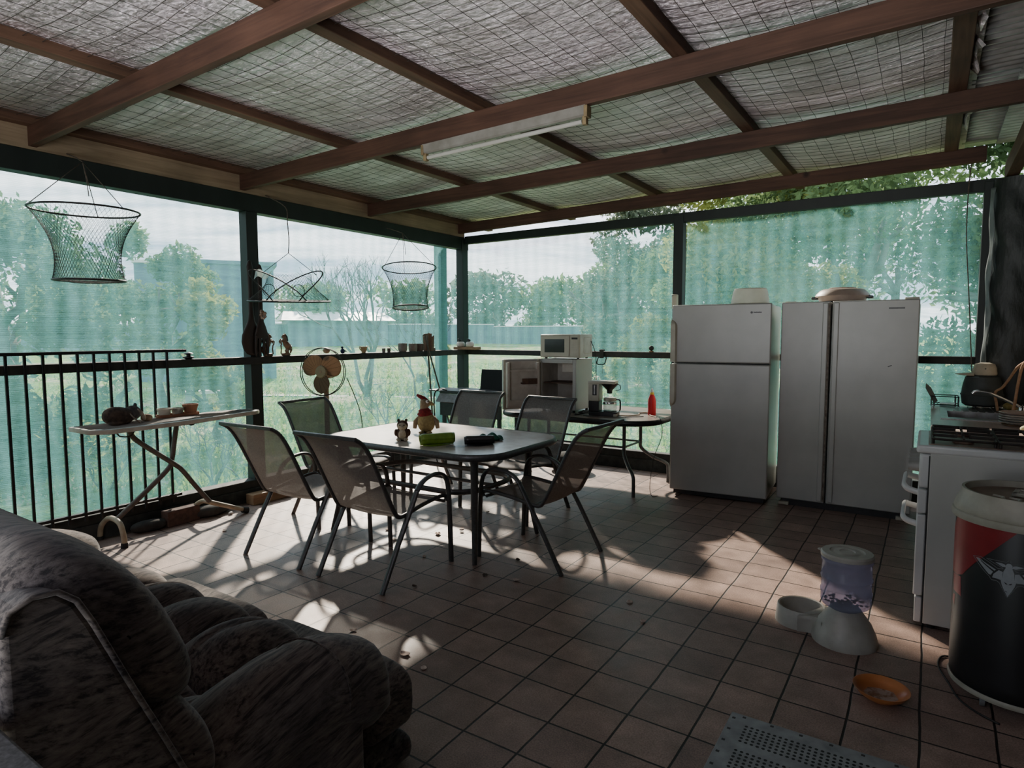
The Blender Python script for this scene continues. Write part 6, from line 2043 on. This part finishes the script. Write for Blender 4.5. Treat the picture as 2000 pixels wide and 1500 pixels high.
# distant row
rowspec = [(-34, 21, 4.2, 3.0), (-33, 27, 3.9, 3.0), (-31, 33, 4.3, 3.2), (-27, 37, 5.0, 3.4), (-23, 39, 4.6, 3.2), (-18.5, 40, 5.4, 3.4), (-13.5, 40, 5.0, 3.3), (-8, 38, 5.2, 3.3)]
rl_ = ['first', 'second', 'third', 'fourth', 'fifth', 'sixth', 'seventh', 'eighth']
for k, (x, y, h_, c_) in enumerate(rowspec):
    tree('distant_tree', 'green tree in the distant row beyond the sheds, %s from the left' % rl_[k], x, y, h_, c_, 2600, .26, 'mid' if k % 3 else 'grey', 30 + k, .8, 'distant trees behind the sheds', low=.02)

# bare trees and leafless shrubs
TWIG = pm('grey_brown_twig', (.11, .095, .085), .9, 0, (.06, .052, .048), 12)
def bare(name, label, x, y, ln, r, depth, seed, stems=3, spread=.55, up=.25, lean=.35, cat='tree', lf=0, kind='grey'):
    rng = np.random.default_rng(seed)
    z0 = gz(x, y)
    t = thing(name, label, cat, (x, y, z0 - .02))
    mb = MB(); tips = []
    for k in range(stems):
        a = 2 * PI * k / stems + rng.uniform(-.4, .4)
        d = Vector((math.cos(a) * lean, math.sin(a) * lean, 1)).normalized()
        branches(mb, Vector((0, 0, 0)), d, ln, r, depth, rng, spread, up, tips)
    mb.build('branches', TWIG, t, ang=180)
    if lf:
        V, F = leaves([(tuple(p), (.16, .16, .12)) for p in tips], lf, .035, rng)
        mesh_np('leaves', V, F, LEAFM[kind], t)
bare('bare_tree', 'leafless branching tree out on the lawn beyond the left ledge', -11.2, 10.6, 1.05, .055, 5, 3, 3, .42, .35, .28)
bare('bare_tree', 'thin leafless tree on the lawn right of the bigger bare tree', -8.4, 9.4, .75, .028, 4, 8, 2, .40, .35, .25)
bare('bare_shrub', 'leafless forked shrub just outside the mesh behind the ironing board', -6.1, 3.62, .30, .014, 4, 5, 4, .55, .28, .5, 'shrub', 90)
bare('bare_shrub', 'twiggy shrub with a few yellow leaves outside the railing', -6.4, 2.75, .30, .013, 4, 6, 4, .55, .25, .55, 'shrub', 260, 'yellow')
bare('bare_shrub', 'leafless twiggy shrub outside the mesh behind the plush toys', -6.5, 6.55, .34, .013, 4, 9, 5, .5, .3, .45, 'shrub', 60)
tree('bushy_shrub', 'tall leafy yellowing bush outside the mesh beside the corner posts', -6.0, 7.0, 1.45, .30, 1400, .04, 'yellow', 21, .3, cat='shrub', low=.05)

# ---------------------------------------------------------------- sheds and fences
def wallbox(name, label, cat, parts_, loc):
    t = thing(name, label, cat, loc)
    for nm, a, b_, m, rz in parts_:
        q = MB().box([(p + r) / 2 for p, r in zip(a, b_)], [abs(r - p) for p, r in zip(a, b_)])
        o = q.build(nm, m, t, smooth=False)
    return t
BLUEW = pm('blue_grey_shed_iron', (.09, .15, .22), .6, .1, (.07, .12, .18), 5, (1, 1, .1))
BLUED = pm('blue_grey_fence_iron', (.13, .20, .24), .6, .1, (.09, .15, .19), 6, (1, 1, .1))
WROOF = pm('white_roof_iron', (.86, .86, .84), .5)
# blue shed behind the left trees
s = thing('blue_shed', 'tall flat roofed blue shed behind the yellow green bush on the left', 'shed', (-18.6, 11.2, gz(-18.6, 11.2) - .1), math.radians(58))
MB().span((-1.9, -1.2, 0), (1.75, 1.2, 3.45)).build('walls', BLUEW, s, smooth=False)
MB().span((-.75, -1.25, 3.45), (1.85, 1.25, 3.56)).build('roof', BLUEW, s, smooth=False)
MB().span((-1.95, -1.25, 3.40), (-.75, 1.25, 3.48)).build('lean_to_roof', WROOF, s, smooth=False)
MB().cyl((1.1, 0, 3.5), (1.1, 0, 3.95), .05, n=10).build('flue', BLUEW, s)
# long white-roofed shed
a0 = Vector((-30.6, 23.0, 0)); a1 = Vector((-27.6, 27.9, 0))
d = a1 - a0
s = thing('long_shed', 'long low shed with a white roof far across the lawn', 'shed', ((a0.x + a1.x) / 2, (a0.y + a1.y) / 2, gz(-29, 25.5) - .1), math.atan2(d.y, d.x))
hl = d.length / 2
MB().span((-hl, -.0, 0), (hl, 4, 1.62)).build('walls', BLUED, s, smooth=False)
rf = MB(); rf.add([(-hl - .4, -.35, 1.60), (hl + .4, -.35, 1.60), (hl + .1, 1.6, 2.16), (-hl - .1, 1.6, 2.16), (hl + .4, 4.2, 1.6), (-hl - .4, 4.2, 1.6)], [(0, 1, 2, 3), (3, 2, 4, 5), (0, 3, 5), (1, 4, 2)])
rf.build('roof', WROOF, s, smooth=False)
def fence(name, label, p0, p1, h):
    p0, p1 = Vector((*p0, 0)), Vector((*p1, 0))
    d = p1 - p0; m_ = (p0 + p1) / 2
    t = thing(name, label, 'fence', (m_.x, m_.y, gz(m_.x, m_.y) - .15), math.atan2(d.y, d.x))
    n = int(d.length / .17)
    hl = d.length / 2
    MB().grid(lambda u, v: (-hl + 2 * hl * u, .02 * math.sin(2 * PI * u * n), h * v), n * 4, 1).build('sheets', BLUED, t, ang=180)
    MB().span((-hl, -.04, h - .01), (hl, .04, h + .05)).build('capping', WROOF, t, smooth=False)
fence('iron_fence', 'long blue grey iron fence across the lawn left of the corner post', (-34.5, 19.5), (-24.0, 34.0), 1.42)
fence('iron_fence', 'blue grey iron fence far off to the right of the corner post', (-24.0, 34.0), (-9.0, 36.0), 1.30)
fence('iron_fence', 'blue grey iron fence behind the trees at the far left', (-30, -6), (-34.5, 19.5), 1.45)
# things on the lawn
tb2 = thing('garden_bench', 'small white weathered bench on the lawn behind the left mesh panel', 'bench', (-12.9, 7.55, gz(-12.9, 7.55)), math.radians(60))
MB().span((-.40, -.16, .26), (.40, .16, .32)).build('seat', WROOF, tb2, smooth=False)
for x in (-.32, .32):
    MB().span((x - .06, -.14, 0), (x + .06, .14, .26)).build('leg', pm('grey_block', (.30, .31, .31), .8), tb2, smooth=False)
tb3 = thing('picnic_table', 'small white topped table far out on the lawn right of the corner post', 'table', (-11.6, 21.0, gz(-11.6, 21.0)), math.radians(15))
MB().span((-.75, -.4, .70), (.75, .4, .76)).build('tabletop', WROOF, tb3, smooth=False)
for x in (-.6, .6):
    for y in (-.3, .3):
        MB().span((x - .05, y - .05, 0), (x + .05, y + .05, .70)).build('leg', GREYPLASTIC, tb3, smooth=False)
# a pale path across the lawn
pth = MB().grid(lambda u, v: (lambda x, y: (x, y, gz(x, y) + .012))(-13.5 + 9.2 * u + .0, 9.2 + 3.4 * u + .8 * math.sin(2.5 * u) + .32 * v), 40, 2)
o = pth.build('path', pm('pale_gravel', (.52, .47, .40), .9, 0, (.38, .34, .28), 6), ang=180); struct(o)

# grass tufts standing on the near lawn: nobody could count the blades
def tufts():
    rng = np.random.default_rng(77)
    n = 52000
    ang = rng.uniform(math.radians(60), math.radians(205), n)
    rad = 3.2 + 17 * rng.random(n) ** 1.2
    x = -3 + rad * np.cos(ang); y = 4 + rad * np.sin(ang)
    keep = ((x < -5.3) | (y > 6.8))
    x, y = x[keep], y[keep]
    cl = np.sin(x * 2.3 + 1.5 * np.sin(y * 1.7)) * np.sin(y * 2.9 + np.sin(x * 1.3))
    k2 = cl + rng.normal(size=len(x)) * .45 > -.1
    x, y = x[k2], y[k2]
    z = np.array([gz(a, b) for a, b in zip(x, y)]) - .01
    m = len(x)
    h = rng.uniform(.03, .12, m); w = rng.uniform(.012, .03, m); th = rng.uniform(0, 2 * PI, m)
    dx, dy = np.cos(th) * w, np.sin(th) * w
    lx, ly = rng.normal(size=m) * .04, rng.normal(size=m) * .04
    V = np.stack([np.stack([x - dx, y - dy, z], 1), np.stack([x + dx, y + dy, z], 1), np.stack([x + dx * .3 + lx, y + dy * .3 + ly, z + h], 1), np.stack([x - dx * .3 + lx, y - dy * .3 + ly, z + h], 1)], 1).reshape(-1, 3)
    F = np.arange(4 * m).reshape(-1, 4)
    o = mesh_np('lawn_grass', V, F, m_leaf('grass_blade', (.24, .36, .10), (.10, .19, .05)), None)
    tag(o, 'short mottled green grass tufts covering the lawn outside the mesh', 'grass', kind='stuff')
tufts()
